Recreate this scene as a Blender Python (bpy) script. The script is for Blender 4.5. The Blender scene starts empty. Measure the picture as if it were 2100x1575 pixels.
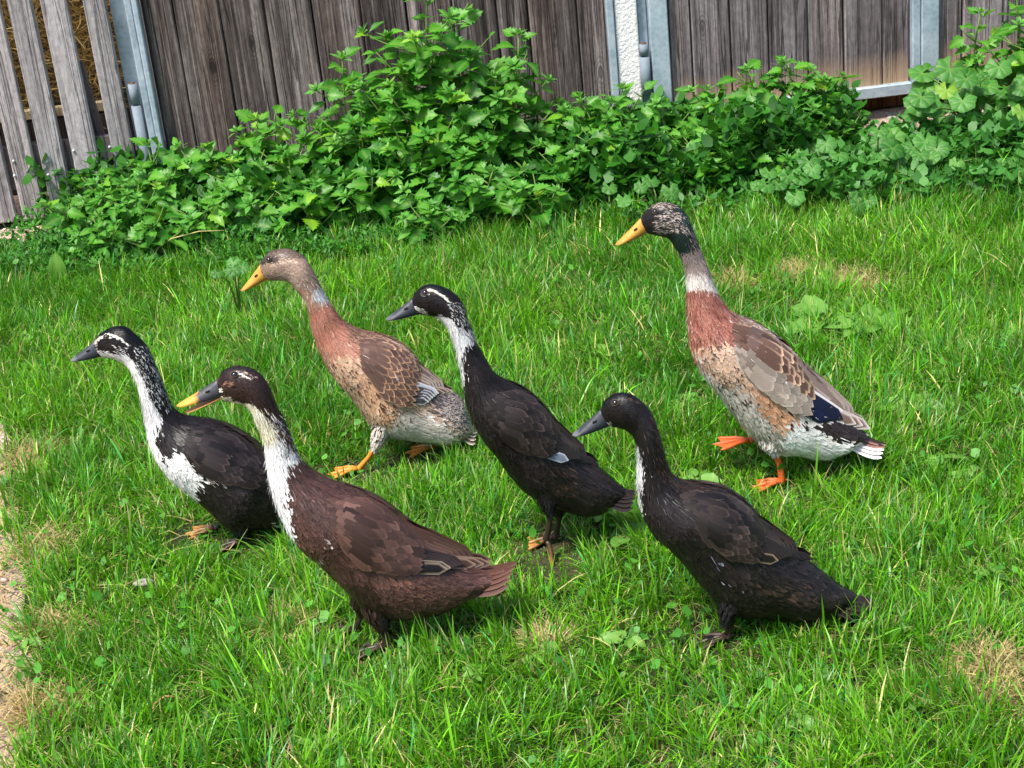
import bpy, math, random
import numpy as np
from mathutils import Vector, Matrix
from mathutils.bvhtree import BVHTree

random.seed(7)
rng = np.random.default_rng(7)
sc = bpy.context.scene
col = sc.collection

# ------------------------------------------------------------------ camera
FPX, PITCH, ROLL, CAMH = 3400.0, math.radians(23.3), math.radians(6.0), 1.45
_F = np.array([0, math.cos(PITCH), -math.sin(PITCH)])
_u0 = np.array([0, math.sin(PITCH), math.cos(PITCH)])
_r0 = np.array([1.0, 0, 0])
_R = math.cos(ROLL) * _r0 - math.sin(ROLL) * _u0
_U = math.sin(ROLL) * _r0 + math.cos(ROLL) * _u0
_O = np.array([0, 0, CAMH])
cd = bpy.data.cameras.new('camera')
cam = bpy.data.objects.new('camera', cd)
col.objects.link(cam)
cd.sensor_width = 36.0
cd.lens = 36.0 * FPX / 2100.0
cd.clip_start, cd.clip_end = 0.05, 500
cam.matrix_world = Matrix(((_R[0], _U[0], -_F[0], 0), (_R[1], _U[1], -_F[1], 0), (_R[2], _U[2], -_F[2], CAMH), (0, 0, 0, 1)))
sc.camera = cam

# ------------------------------------------------------------------ light
SUN_EL, SUN_AZ = math.radians(62), math.radians(228)      # azimuth clockwise from +Y
w = bpy.data.worlds.new('World'); sc.world = w; w.use_nodes = True
nt = w.node_tree
sky = nt.nodes.new('ShaderNodeTexSky'); sky.sky_type = 'NISHITA'; sky.sun_disc = False
sky.sun_elevation = SUN_EL; sky.sun_rotation = SUN_AZ
sky.air_density = 1.0; sky.dust_density = 3.0; sky.ozone_density = 1.0
bg = nt.nodes['Background']; bg.inputs['Strength'].default_value = 0.125
nt.links.new(sky.outputs[0], bg.inputs[0])
sl = bpy.data.lights.new('sun', 'SUN'); sl.energy = 3.6; sl.angle = math.radians(12.0); sl.color = (1.0, 0.955, 0.88)
so = bpy.data.objects.new('sun', sl); col.objects.link(so)
sd = Vector((math.sin(SUN_AZ) * math.cos(SUN_EL), math.cos(SUN_AZ) * math.cos(SUN_EL), math.sin(SUN_EL)))
so.rotation_euler = sd.to_track_quat('Z', 'Y').to_euler()
so.location = sd * 20
vs = sc.view_settings
vs.view_transform = 'Standard'; vs.look = 'None'; vs.exposure = 0.68; vs.gamma = 1.0
sc.cycles.max_bounces = 8; sc.cycles.transmission_bounces = 4
sc.cycles.caustics_reflective = False; sc.cycles.caustics_refractive = False

# ------------------------------------------------------------------ helpers
def ray(x, y):
    return _F + _R * ((x - 1050) / FPX) - _U * ((y - 787.5) / FPX)
def ground(x, y, z=0.0):
    d = ray(x, y); return _O + d * ((z - CAMH) / d[2])
def at_depth(x, y, Y):
    d = ray(x, y); return _O + d * (Y / d[1])
def proj(P):
    d = np.asarray(P) - _O; k = d @ _F
    return np.stack([1050 + FPX * (d @ _R) / k, 787.5 - FPX * (d @ _U) / k], -1)

def S(r, g, b):
    o = []
    for c in (r, g, b):
        c /= 255.0
        o.append(c / 12.92 if c <= 0.04045 else ((c + 0.055) / 1.055) ** 2.4)
    return tuple(o)

def _hash(ix, iy, iz):
    n = (ix.astype(np.int64) * 374761393 + iy.astype(np.int64) * 668265263 + iz.astype(np.int64) * 2147483647) & 0xffffffff
    n = ((n ^ (n >> 13)) * 1274126177) & 0xffffffff
    n = (n ^ (n >> 16)) & 0xffffffff
    return n / 4294967295.0
def vnoise(x, y, z=0.0):
    x = np.asarray(x, float); y = np.asarray(y, float); z = np.zeros_like(x) + z
    ix, iy, iz = np.floor(x), np.floor(y), np.floor(z)
    fx, fy, fz = x - ix, y - iy, z - iz
    fx, fy, fz = [f * f * (3 - 2 * f) for f in (fx, fy, fz)]
    r = 0
    for a in (0, 1):
        for b in (0, 1):
            for c in (0, 1):
                wgt = (fx if a else 1 - fx) * (fy if b else 1 - fy) * (fz if c else 1 - fz)
                r = r + wgt * _hash(ix + a, iy + b, iz + c)
    return r

def empty(name, loc=(0, 0, 0), rz=0.0, label=None, cat=None, group=None):
    o = bpy.data.objects.new(name, None); col.objects.link(o)
    o.empty_display_size = 0.05
    o.location = loc; o.rotation_euler = (0, 0, rz)
    tag(o, label, cat, group); return o
def tag(o, label=None, cat=None, group=None, kind=None):
    if label: o['label'] = label
    if cat: o['category'] = cat
    if group: o['group'] = group
    if kind: o['kind'] = kind
    return o
def mesh_obj(name, V, Fc, mat, parent=None, smooth=True):
    me = bpy.data.meshes.new(name)
    me.from_pydata([tuple(v) for v in V], [], [tuple(f) for f in Fc])
    if mat: me.materials.append(mat)
    if smooth:
        me.polygons.foreach_set('use_smooth', np.ones(len(me.polygons), bool))
    me.update()
    o = bpy.data.objects.new(name, me); col.objects.link(o)
    if parent: o.parent = parent
    return o
def fast_mesh(name, V, loops, starts, totals, mat, parent=None, colors=None, attrs=None, smooth=True):
    me = bpy.data.meshes.new(name)
    V = np.ascontiguousarray(V, np.float32)
    me.vertices.add(len(V)); me.vertices.foreach_set('co', V.ravel())
    me.loops.add(len(loops)); me.loops.foreach_set('vertex_index', np.ascontiguousarray(loops, np.int32))
    me.polygons.add(len(starts)); me.polygons.foreach_set('loop_start', np.ascontiguousarray(starts, np.int32))
    me.polygons.foreach_set('loop_total', np.ascontiguousarray(totals, np.int32))
    if smooth: me.polygons.foreach_set('use_smooth', np.ones(len(starts), bool))
    me.update(calc_edges=True)
    for nm, c in (colors or {}).items():
        c = np.asarray(c, np.float32)
        if c.shape[1] == 3: c = np.concatenate([c, np.ones((len(c), 1), np.float32)], 1)
        a = me.color_attributes.new(nm, 'FLOAT_COLOR', 'POINT'); a.data.foreach_set('color', c.ravel())
    for nm, c in (attrs or {}).items():
        a = me.attributes.new(nm, 'FLOAT', 'POINT'); a.data.foreach_set('value', np.ascontiguousarray(c, np.float32))
    if mat: me.materials.append(mat)
    o = bpy.data.objects.new(name, me); col.objects.link(o)
    if parent: o.parent = parent
    return o
def quads(faces):
    faces = np.asarray(faces, np.int32)
    n = faces.shape[1]
    return faces.ravel(), np.arange(len(faces)) * n, np.full(len(faces), n)

BOXF = [(0, 3, 2, 1), (4, 5, 6, 7), (0, 1, 5, 4), (1, 2, 6, 5), (2, 3, 7, 6), (3, 0, 4, 7)]
def box_vf(x0, x1, y0, y1, z0, z1):
    return [(x0, y0, z0), (x1, y0, z0), (x1, y1, z0), (x0, y1, z0), (x0, y0, z1), (x1, y0, z1), (x1, y1, z1), (x0, y1, z1)], BOXF
def bevel_box(name, x0, x1, y0, y1, z0, z1, mat, parent=None, b=0.002):
    V, Fc = box_vf(x0, x1, y0, y1, z0, z1)
    o = mesh_obj(name, V, Fc, mat, parent, smooth=False)
    m = o.modifiers.new('b', 'BEVEL'); m.width = b; m.segments = 1
    return o
def tube_vf(pts, rad, n=8, caps=True):
    pts = [Vector(p) for p in pts]
    V, Fc = [], []
    ref = Vector((0.31, 0.9, 0.2)).normalized()
    for i, p in enumerate(pts):
        t = (pts[min(i + 1, len(pts) - 1)] - pts[max(i - 1, 0)]).normalized()
        a = t.cross(ref); a.normalize(); bb = t.cross(a)
        r = rad[i] if hasattr(rad, '__len__') else rad
        for k in range(n):
            th = 2 * math.pi * k / n
            V.append(p + (a * math.cos(th) + bb * math.sin(th)) * r)
    for i in range(len(pts) - 1):
        for k in range(n):
            Fc.append((i * n + k, i * n + (k + 1) % n, (i + 1) * n + (k + 1) % n, (i + 1) * n + k))
    if caps:
        Fc.append(tuple(range(n))[::-1]); Fc.append(tuple(range((len(pts) - 1) * n, len(pts) * n)))
    return V, Fc
class VF:
    def __init__(s): s.V, s.F = [], []
    def add(s, vf):
        b = len(s.V); s.V += [tuple(v) for v in vf[0]]; s.F += [tuple(i + b for i in f) for f in vf[1]]; return s

# ------------------------------------------------------------------ materials
class NB:
    """tiny node-building helper"""
    def __init__(s, name):
        s.m = bpy.data.materials.new(name); s.m.use_nodes = True
        s.t = s.m.node_tree; s.p = s.t.nodes['Principled BSDF']; s.out = s.t.nodes['Material Output']
    def n(s, typ, **k):
        nd = s.t.nodes.new(typ)
        for a, v in k.items():
            if a.startswith('_'): setattr(nd, a[1:], v)
            else: nd.inputs[a.replace('__', ' ')].default_value = v
        return nd
    def l(s, a, b): s.t.links.new(a, b)
    def ramp(s, fac, stops):
        r = s.t.nodes.new('ShaderNodeValToRGB'); e = r.color_ramp.elements
        while len(e) < len(stops): e.new(0.5)
        for x, (pos, c) in zip(e, stops):
            x.position = pos; x.color = (*c, 1)
        s.l(fac, r.inputs[0]); return r.outputs[0]
    def mix(s, fac, a, b, mode='MIX'):
        m = s.t.nodes.new('ShaderNodeMix'); m.data_type = 'RGBA'; m.blend_type = mode
        for sock, v in ((m.inputs[0], fac), (m.inputs[6], a), (m.inputs[7], b)):
            if isinstance(v, (int, float)): sock.default_value = v
            elif isinstance(v, tuple): sock.default_value = (*v, 1) if len(v) == 3 else v
            else: s.l(v, sock)
        return m.outputs[2]
    def math(s, op, a, b=None):
        m = s.t.nodes.new('ShaderNodeMath'); m.operation = op
        for sock, v in ((m.inputs[0], a), (m.inputs[1], b)):
            if v is None: continue
            if isinstance(v, (int, float)): sock.default_value = v
            else: s.l(v, sock)
        return m.outputs[0]
    def bump(s, h, strength=0.5, dist=0.01):
        b = s.t.nodes.new('ShaderNodeBump'); b.inputs['Strength'].default_value = strength; b.inputs['Distance'].default_value = dist
        s.l(h, b.inputs['Height']); s.l(b.outputs[0], s.p.inputs['Normal'])
    def coords(s, scale=(1, 1, 1), jitter=True):
        tc = s.t.nodes.new('ShaderNodeTexCoord'); mp = s.t.nodes.new('ShaderNodeMapping')
        mp.inputs['Scale'].default_value = scale
        if jitter:
            oi = s.t.nodes.new('ShaderNodeObjectInfo')
            v = s.t.nodes.new('ShaderNodeVectorMath'); v.operation = 'MULTIPLY_ADD'
            cb = s.t.nodes.new('ShaderNodeCombineXYZ')
            for i in range(3): s.l(oi.outputs['Random'], cb.inputs[i])
            s.l(cb.outputs[0], v.inputs[0]); v.inputs[1].default_value = (37, 53, 29); s.l(tc.outputs['Object'], v.inputs[2])
            s.l(v.outputs[0], mp.inputs[0])
        else: s.l(tc.outputs['Object'], mp.inputs[0])
        return mp.outputs[0]

def wood(name, dark, mid, light, bleach=None, knots=True, brown=0.15):
    b = NB(name)
    oi = b.n('ShaderNodeObjectInfo')
    c1 = b.coords((38, 38, 1.6)); c2 = b.coords((140, 140, 3.0)); c3 = b.coords((5, 5, 1.1)); c4 = b.coords((8, 8, 3.2)); c5 = b.coords((11, 11, .7))
    dist = b.n('ShaderNodeTexNoise', Scale=1.0, Detail=5.0, Roughness=0.65, Distortion=0.6); b.l(c1, dist.inputs['Vector'])
    fine = b.n('ShaderNodeTexNoise', Scale=1.0, Detail=4.0, Roughness=0.7); b.l(c2, fine.inputs['Vector'])
    big = b.n('ShaderNodeTexNoise', Scale=1.0, Detail=3.0); b.l(c3, big.inputs['Vector'])
    s1 = b.math('ADD', b.math('MULTIPLY', dist.outputs[0], 0.55), b.math('MULTIPLY', fine.outputs[0], 0.33))
    s1 = b.math('ADD', s1, b.math('MULTIPLY', big.outputs[0], 0.28))
    colr = b.ramp(s1, [(0.42, dark), (0.57, mid), (0.74, light)])
    hs = b.n('ShaderNodeHueSaturation'); b.l(colr, hs.inputs['Color'])
    b.l(b.math('ADD', b.math('MULTIPLY', oi.outputs['Random'], 0.5), 0.75), hs.inputs['Value'])
    cur = hs.outputs[0]
    brn = b.n('ShaderNodeTexNoise', Scale=1.0, Detail=2.0); b.l(c5, brn.inputs['Vector'])
    mb = b.n('ShaderNodeMapRange'); mb.inputs['From Min'].default_value = 0.52; mb.inputs['From Max'].default_value = 0.75; b.l(brn.outputs[0], mb.inputs[0])
    cur = b.mix(b.math('MULTIPLY', mb.outputs[0], brown), cur, (1.25, 0.85, 0.6), 'MULTIPLY')
    cr = b.n('ShaderNodeTexNoise', Scale=1.0, Detail=2.0, Roughness=0.5, Distortion=0.3); b.l(b.coords((70, 70, 1.4)), cr.inputs['Vector'])
    ck = b.n('ShaderNodeMapRange'); ck.inputs['From Min'].default_value = 0.008; ck.inputs['From Max'].default_value = 0.03; ck.inputs['To Min'].default_value = 1; ck.inputs['To Max'].default_value = 0
    b.l(b.math('ABSOLUTE', b.math('SUBTRACT', cr.outputs[0], 0.56)), ck.inputs[0])
    cur = b.mix(b.math('MULTIPLY', ck.outputs[0], 0.7), cur, tuple(x * .5 for x in dark))
    sp2 = b.n('ShaderNodeTexNoise', Scale=1.0, Detail=6.0, Roughness=0.75); b.l(b.coords((90, 90, 40)), sp2.inputs['Vector'])
    cur = b.mix(0.5, cur, b.ramp(sp2.outputs[0], [(0.3, (0.12, 0.12, 0.12)), (0.5, (0.5, 0.5, 0.5)), (0.7, (0.85, 0.85, 0.85))]), 'OVERLAY')
    h = b.math('SUBTRACT', b.math('ADD', s1, b.math('MULTIPLY', sp2.outputs[0], 0.25)), b.math('MULTIPLY', ck.outputs[0], 0.4))
    if knots:
        vo = b.n('ShaderNodeTexVoronoi', Scale=1.0); b.l(c4, vo.inputs['Vector'])
        kn = b.n('ShaderNodeMapRange'); kn.inputs['From Min'].default_value = 0.05; kn.inputs['From Max'].default_value = 0.105
        kn.inputs['To Min'].default_value = 1; kn.inputs['To Max'].default_value = 0
        b.l(vo.outputs['Distance'], kn.inputs[0])
        cur = b.mix(b.math('MULTIPLY', kn.outputs[0], 0.8), cur, dark)
        k2 = b.n('ShaderNodeMapRange'); k2.inputs['From Min'].default_value = 0.10; k2.inputs['From Max'].default_value = 0.24; k2.inputs['To Min'].default_value = 1; k2.inputs['To Max'].default_value = 0
        b.l(vo.outputs['Distance'], k2.inputs[0])
        rg_ = b.math('MULTIPLY', b.math('ADD', b.math('MULTIPLY', b.math('SINE', b.math('MULTIPLY', vo.outputs['Distance'], 150.0)), 0.5), 0.5), k2.outputs[0])
        cur = b.mix(b.math('MULTIPLY', rg_, 0.55), cur, dark)
        h = b.math('SUBTRACT', h, b.math('MULTIPLY', kn.outputs[0], 0.3))
    if bleach:
        tc = b.n('ShaderNodeTexCoord'); sp = b.n('ShaderNodeSeparateXYZ'); b.l(tc.outputs['Object'], sp.inputs[0])
        zz = b.math('ADD', sp.outputs[2], b.math('MULTIPLY', dist.outputs[0], 0.10))
        mr = b.n('ShaderNodeMapRange'); mr.inputs['From Min'].default_value = bleach[0]; mr.inputs['From Max'].default_value = bleach[1]
        mr.inputs['To Min'].default_value = 0.85; mr.inputs['To Max'].default_value = 0; b.l(zz, mr.inputs[0])
        tan = b.mix(fine.outputs[0], S(150, 105, 70), S(214, 190, 160))
        cur = b.mix(mr.outputs[0], cur, tan)
    b.l(cur, b.p.inputs['Base Color']); b.p.inputs['Roughness'].default_value = 0.85
    b.p.inputs['Specular IOR Level'].default_value = 0.2
    b.bump(h, 0.9, 0.006)
    return b.m

def leaf_mat(name, base, tip, trans, spread=0.35, rough=0.45, vein=True, attr=None):
    b = NB(name)
    oi = b.n('ShaderNodeObjectInfo')
    if attr:
        at = b.n('ShaderNodeAttribute', _attribute_name=attr); cur = at.outputs['Color']
    else:
        cur = b.ramp(oi.outputs['Random'], [(0.0, base), (0.93, tip), (1.0, tuple(min(1, x * y) for x, y in zip(tip, (2.4, 1.35, 0.8))))])
        no = b.n('ShaderNodeTexNoise', Scale=22.0, Detail=3.0); b.l(b.coords(), no.inputs['Vector'])
        hs = b.n('ShaderNodeHueSaturation'); b.l(cur, hs.inputs['Color'])
        b.l(b.math('ADD', b.math('MULTIPLY', no.outputs[0], spread * 1.6), 1 - spread * 0.8), hs.inputs['Value'])
        cur = hs.outputs[0]
        if vein:
            at = b.n('ShaderNodeAttribute', _attribute_name='vein')
            cur = b.mix(b.math('MULTIPLY', at.outputs['Fac'], 0.35), cur, S(150, 185, 95))
    b.l(cur, b.p.inputs['Base Color']); b.p.inputs['Roughness'].default_value = rough
    b.p.inputs['Specular IOR Level'].default_value = 0.4
    tr = b.n('ShaderNodeBsdfTranslucent')
    tcol = b.mix(0.5, cur, trans, 'MIX'); b.l(tcol, tr.inputs['Color'])
    ms = b.n('ShaderNodeMixShader'); ms.inputs[0].default_value = 0.32
    b.l(b.p.outputs[0], ms.inputs[1]); b.l(tr.outputs[0], ms.inputs[2]); b.l(ms.outputs[0], b.out.inputs['Surface'])
    return b.m

M = {}
M['plank_dark'] = wood('weathered_plank', S(32, 27, 26), S(88, 79, 77), S(160, 150, 146), brown=0.3)
M['plank_gate'] = wood('weathered_gate_plank', S(54, 48, 48), S(118, 110, 111), S(176, 168, 166), bleach=(0.07, 0.17))
M['picket'] = wood('weathered_picket', S(112, 107, 109), S(176, 171, 173), S(210, 206, 206))
M['rail_wood'] = wood('weathered_rail', S(80, 72, 74), S(122, 112, 112), S(150, 142, 140), knots=False)
M['sill_wood'] = wood('brown_sill', S(52, 30, 20), S(104, 64, 40), S(150, 104, 70), knots=False)
M['beige_board'] = wood('beige_board', S(150, 128, 98), S(196, 174, 140), S(214, 198, 168), knots=False)

def galv():
    b = NB('galvanised_steel')
    c = b.coords((1, 1, 1)); vo = b.n('ShaderNodeTexVoronoi', Scale=70.0); b.l(c, vo.inputs['Vector'])
    no = b.n('ShaderNodeTexNoise', Scale=9.0, Detail=6.0); b.l(c, no.inputs['Vector'])
    f = b.math('ADD', b.math('MULTIPLY', vo.outputs['Distance'], 0.25), b.math('MULTIPLY', no.outputs[0], 0.8))
    b.l(b.ramp(f, [(0.25, S(140, 156, 170)), (0.5, S(176, 192, 206)), (0.75, S(206, 218, 228))]), b.p.inputs['Base Color'])
    b.p.inputs['Metallic'].default_value = 0.35; b.p.inputs['Roughness'].default_value = 0.5
    b.bump(no.outputs[0], 0.15, 0.003)
    return b.m
M['galv'] = galv()
def simple(name, c, rough=0.6, noise=0.25, scale=40.0, spec=0.4, bump=0.0):
    b = NB(name); no = b.n('ShaderNodeTexNoise', Scale=scale, Detail=5.0); b.l(b.coords(), no.inputs['Vector'])
    hs = b.n('ShaderNodeHueSaturation'); hs.inputs['Color'].default_value = (*c, 1)
    b.l(b.math('ADD', b.math('MULTIPLY', no.outputs[0], noise * 2), 1 - noise), hs.inputs['Value'])
    b.l(hs.outputs[0], b.p.inputs['Base Color']); b.p.inputs['Roughness'].default_value = rough
    b.p.inputs['Specular IOR Level'].default_value = spec
    if bump: b.bump(no.outputs[0], bump, 0.004)
    return b.m
M['galv_dull'] = simple('dull_galvanised_steel', S(128, 140, 150), 0.7, 0.2, 60.0, 0.3)
M['stucco'] = simple('white_render', S(246, 243, 240), 0.9, 0.05, 120.0, 0.1, 1.0)
M['steel_dark'] = simple('rusty_pin', S(96, 66, 50), 0.7, 0.4, 200.0)
M['screw'] = simple('screw_head', S(205, 208, 212), 0.35, 0.1)
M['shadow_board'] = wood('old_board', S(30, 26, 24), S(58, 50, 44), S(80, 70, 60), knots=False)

M['goosefoot'] = leaf_mat('goosefoot_leaf', S(40, 112, 22), S(88, 160, 40), S(120, 190, 40))
M['goosefoot_tip'] = leaf_mat('goosefoot_tip', S(78, 148, 50), S(108, 170, 74), S(150, 200, 80), vein=False)
M['mallow'] = leaf_mat('mallow_leaf', S(50, 110, 36), S(82, 144, 60), S(120, 180, 70), rough=0.5)
M['dock'] = leaf_mat('dock_leaf', S(92, 146, 54), S(118, 170, 72), S(160, 210, 70))
M['stem'] = simple('green_stem', S(104, 134, 62), 0.6, 0.2)
M['cover'] = leaf_mat('cover_leaf', None, None, S(90, 160, 40), attr='Col', rough=0.5)
M['grass'] = leaf_mat('grass_blade', None, None, S(130, 190, 30), attr='Col', rough=0.36)
M['straw'] = leaf_mat('straw', None, None, S(200, 180, 110), attr='Col', rough=0.6)

def soil():
    b = NB('lawn_soil'); c = b.coords(jitter=False)
    n1 = b.n('ShaderNodeTexNoise', Scale=6.0, Detail=8.0, Roughness=0.7); b.l(c, n1.inputs['Vector'])
    n2 = b.n('ShaderNodeTexNoise', Scale=120.0, Detail=4.0); b.l(c, n2.inputs['Vector'])
    f = b.math('ADD', b.math('MULTIPLY', n1.outputs[0], 0.6), b.math('MULTIPLY', n2.outputs[0], 0.4))
    b.l(b.ramp(f, [(0.35, S(26, 28, 12)), (0.5, S(44, 50, 18)), (0.70, S(104, 94, 56))]), b.p.inputs['Base Color'])
    b.p.inputs['Roughness'].default_value = 0.95; b.bump(n2.outputs[0], 0.8, 0.01); return b.m
M['soil'] = soil()
def gravel():
    b = NB('gravel_sand'); c = b.coords(jitter=False)
    v = b.n('ShaderNodeTexVoronoi', Scale=150.0); b.l(c, v.inputs['Vector'])
    n1 = b.n('ShaderNodeTexNoise', Scale=7.0, Detail=7.0, Roughness=0.7); b.l(c, n1.inputs['Vector'])
    colr = b.ramp(n1.outputs[0], [(0.3, S(128, 108, 92)), (0.55, S(176, 154, 136)), (0.75, S(204, 186, 168))])
    bw = b.n('ShaderNodeRGBToBW'); b.l(v.outputs['Color'], bw.inputs[0]); colr = b.mix(0.4, colr, bw.outputs[0], 'OVERLAY')
    b.l(colr, b.p.inputs['Base Color']); b.p.inputs['Roughness'].default_value = 0.95
    b.bump(v.outputs['Distance'], 0.7, 0.006); return b.m
M['gravel'] = gravel()
M['pebble'] = leaf_mat('pebble', None, None, S(0, 0, 0), attr='Col', rough=0.8)
def attr_mat(name, rough=0.7):
    b = NB(name); at = b.n('ShaderNodeAttribute', _attribute_name='Col'); b.l(at.outputs['Color'], b.p.inputs['Base Color'])
    b.p.inputs['Roughness'].default_value = rough; b.p.inputs['Specular IOR Level'].default_value = 0.3; return b.m
M['pebble'] = attr_mat('pebble_stone')
M['stone'] = simple('pale_stone', S(156, 148, 138), 0.85, 0.2, 60.0, 0.2, 0.6)
M['dry_leaf'] = simple('dry_leaf', S(168, 128, 78), 0.7, 0.3)
# ================================================================== setting
def sheet(name, pts, z, mat):
    o = mesh_obj(name, [(p[0], p[1], z) for p in pts], [tuple(range(len(pts)))], mat, smooth=False)
    tag(o, kind='structure'); return o
sheet('ground', [(-60, -20), (60, -20), (60, 80), (-60, 80)], 0.0, M['soil'])
gpath = [(150, 458), (108, 474), (92, 496), (40, 522), (-40, 560), (-200, 640), (-260, 760), (-90, 820), (-5, 852), (22, 905), (12, 960),
         (40, 1040), (30, 1110), (58, 1180), (48, 1260), (80, 1330), (96, 1395), (60, 1450), (70, 1520), (40, 1600), (30, 1900)]
pp = [ground(x, y)[:2] for x, y in gpath]
PATH = [(-6, pp[0][1] + 0.02)] + [tuple(p) for p in pp] + [(pp[-1][0], -2), (-6, -2)]
sheet('gravel_path', PATH, 0.004, M['gravel'])
YAW = math.atan2(0.18, 2.868); FD = np.array([math.cos(YAW), math.sin(YAW), 0.0]); FN = np.array([-FD[1], FD[0], 0]); FP = np.array([0, 5.115, 0.0])
sheet('gravel_yard', [tuple((FP + FD * a + FN * b)[:2]) for a, b in ((-6, 0.03), (6, 0.03), (6, 6), (-6, 6))], 0.005, M['gravel'])
sheet('gravel_strip', [tuple((FP + FD * a + FN * b)[:2]) for a, b in ((0.95, 0.028), (1.0, -0.10), (1.15, -0.20), (1.35, -0.18), (1.6, -0.1), (1.8, 0.028))], 0.006, M['gravel'])
def inpoly(px, py, poly):
    poly = np.asarray(poly); r = np.zeros(np.shape(px), bool); j = len(poly) - 1
    for i in range(len(poly)):
        xi, yi = poly[i]; xj, yj = poly[j]
        c = ((yi > py) != (yj > py)) & (px < (xj - xi) * (py - yi) / (yj - yi + 1e-12) + xi)
        r ^= c; j = i
    return r

def fpx(x, y, n=0.0):
    """pixel -> (distance along the fence line, height) on the fence plane set back by n"""
    d = ray(x, y); t = ((FP + FN * n - _O) @ FN) / (d @ FN); P = _O + d * t
    return (P - FP) @ FD, P[2]
def fx(x, y=0.0, n=0.0): return fpx(x, y, n)[0]
def fence_empty(name, u, label, cat, n=0.0, group=None):
    p = FP + FD * u + FN * n
    return empty(name, (p[0], p[1], 0), YAW, label, cat, group)

HF = 1.45
def plank(name, par, u0, u1, n0, n1, z0, z1, mat, org, tilt=0.0):
    o = bevel_box(name, -(u1 - u0) / 2, (u1 - u0) / 2, n0, n1, 0, z1 - z0, mat, par, 0.0042)
    o.location = ((u0 + u1) / 2 - org, 0, z0); o.rotation_euler = (0, tilt, 0)
    return o

# ---- picket gate
o0 = fx(-420, 300)
pg = fence_empty('picket_gate', o0, 'grey weathered picket gate with straw showing through its gaps', 'gate', -0.02)
P1r = fx(5, 0); W = fx(70, 0) - fx(19, 0)
edges = [(fx(19), fx(70)), (fx(87), fx(141)), (fx(173), fx(219))]
u = fx(5)
left = []
for k in range(7):
    left.append((u - W * random.uniform(0.95, 1.08), u)); u = left[-1][0] - random.uniform(0.016, 0.03)
zb = [0.025, 0.03, 0.035]
for i, (a, b_) in enumerate(left[::-1] + edges):
    plank('picket', pg, a, b_, -0.024, 0.0, 0.018 + 0.012 * random.random(), HF - 0.1 + random.uniform(-.02, .02), M['picket'], o0, random.uniform(-.004, .004))
zr1 = fpx(110, 287, 0.01)[1]; zr0 = fpx(110, 376, 0.01)[1]
for z0, z1 in ((zr0, zr1), (1.0, 1.11)):
    q = bevel_box('rail', 0, fx(219) - o0, 0.002, 0.03, z0, z1, M['rail_wood'], pg)
brace = mesh_obj('brace', *box_vf(-0.045, 0.045, 0.034, 0.058, 0, 0.34), M['rail_wood'], pg, smooth=False)
brace.location = (fx(200, 330) - o0, 0, zr0 + 0.02); brace.rotation_euler = (0, math.radians(-6), 0)
for (x, y) in ((151, 309), (225, 301), (28, 330), (97, 331), (236, 308), (30, 360), (99, 358)):
    uu, zz = fpx(x, y, -0.044)
    s = mesh_obj('screw', *tube_vf([(0, -0.0285, 0), (0, -0.0235, 0)], 0.0042, 10), M['screw'], pg)
    s.location = (uu - o0, 0, zz)

# ---- galvanised hinge post beside it
u0, u1 = fx(220), fx(285)
hp = fence_empty('hinge_post', u0, 'galvanised steel hinge post beside the grey picket gate', 'post', -0.01)
wd = u1 - u0
bevel_box('web', 0.004, wd * 0.56, 0.012, 0.05, 0, HF, M['galv'], hp)
bevel_box('flange', wd * 0.56, wd * 0.80, -0.030, 0.05, 0, HF, M['galv'], hp, 0.004)
bevel_box('edge_strip', wd * 0.805, wd * 1.0, -0.038, 0.045, 0, HF, M['galv'], hp, 0.004)
ua, za = fpx(268, 172, -0.03); _, zb_ = fpx(270, 213, -0.03)
hb = mesh_obj('hinge_barrel', *tube_vf([(ua - u0 + 0.004, -0.022, 0), (ua - u0 + 0.004, -0.022, zb_ - 0.006)], 0.015, 14), M['galv_dull'], hp)
hb = mesh_obj('hinge_knuckle', *tube_vf([(ua - u0 + 0.004, -0.022, zb_), (ua - u0 + 0.004, -0.022, za)], 0.0135, 14), M['galv_dull'], hp)
mesh_obj('hinge_pin', *tube_vf([(ua - u0 + 0.004, -0.022, za - 0.01), (ua - u0 + 0.004, -0.022, za + 0.004)], 0.009, 12), M['steel_dark'], hb)

# ---- dark plank gate
us = [fx(x) for x in (286, 352, 447, 540, 637, 737, 830, 925, 1015, 1080, 1180, 1238)]
dg = fence_empty('plank_gate', us[0], 'dark brown weathered plank gate behind the tallest goosefoot weed', 'gate')
for i in range(len(us) - 1):
    plank('board', dg, us[i] + 0.0018, us[i + 1] - 0.0018, -0.010 - 0.005 * (i % 2) + random.uniform(-.002, .002), 0.0125 + 0.002 * (i % 2), 0.10, HF, M['plank_dark'], us[0], random.uniform(-.003, .003))
bevel_box('gap_blocker_panel', 0.004, us[-1] - us[0] - 0.004, 0.0155, 0.0162, 0.11, HF - .01, M['shadow_board'], dg, 0.0001)  # added dark panel, blocks light so the board gaps look dark
bevel_box('bottom_rail', 0, us[-1] - us[0], -0.03, 0.03, 0.055, 0.098, M['galv'], dg, 0.003)
bevel_box('cross_rail', 0, us[-1] - us[0], 0.0165, 0.05, 0.7, 0.76, M['galv'], dg, 0.003)
bevel_box('stile', us[-1] - us[0] + 0.001, fx(1254) - us[0], -0.03, 0.03, 0.055, HF, M['galv'], dg, 0.003)

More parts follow.
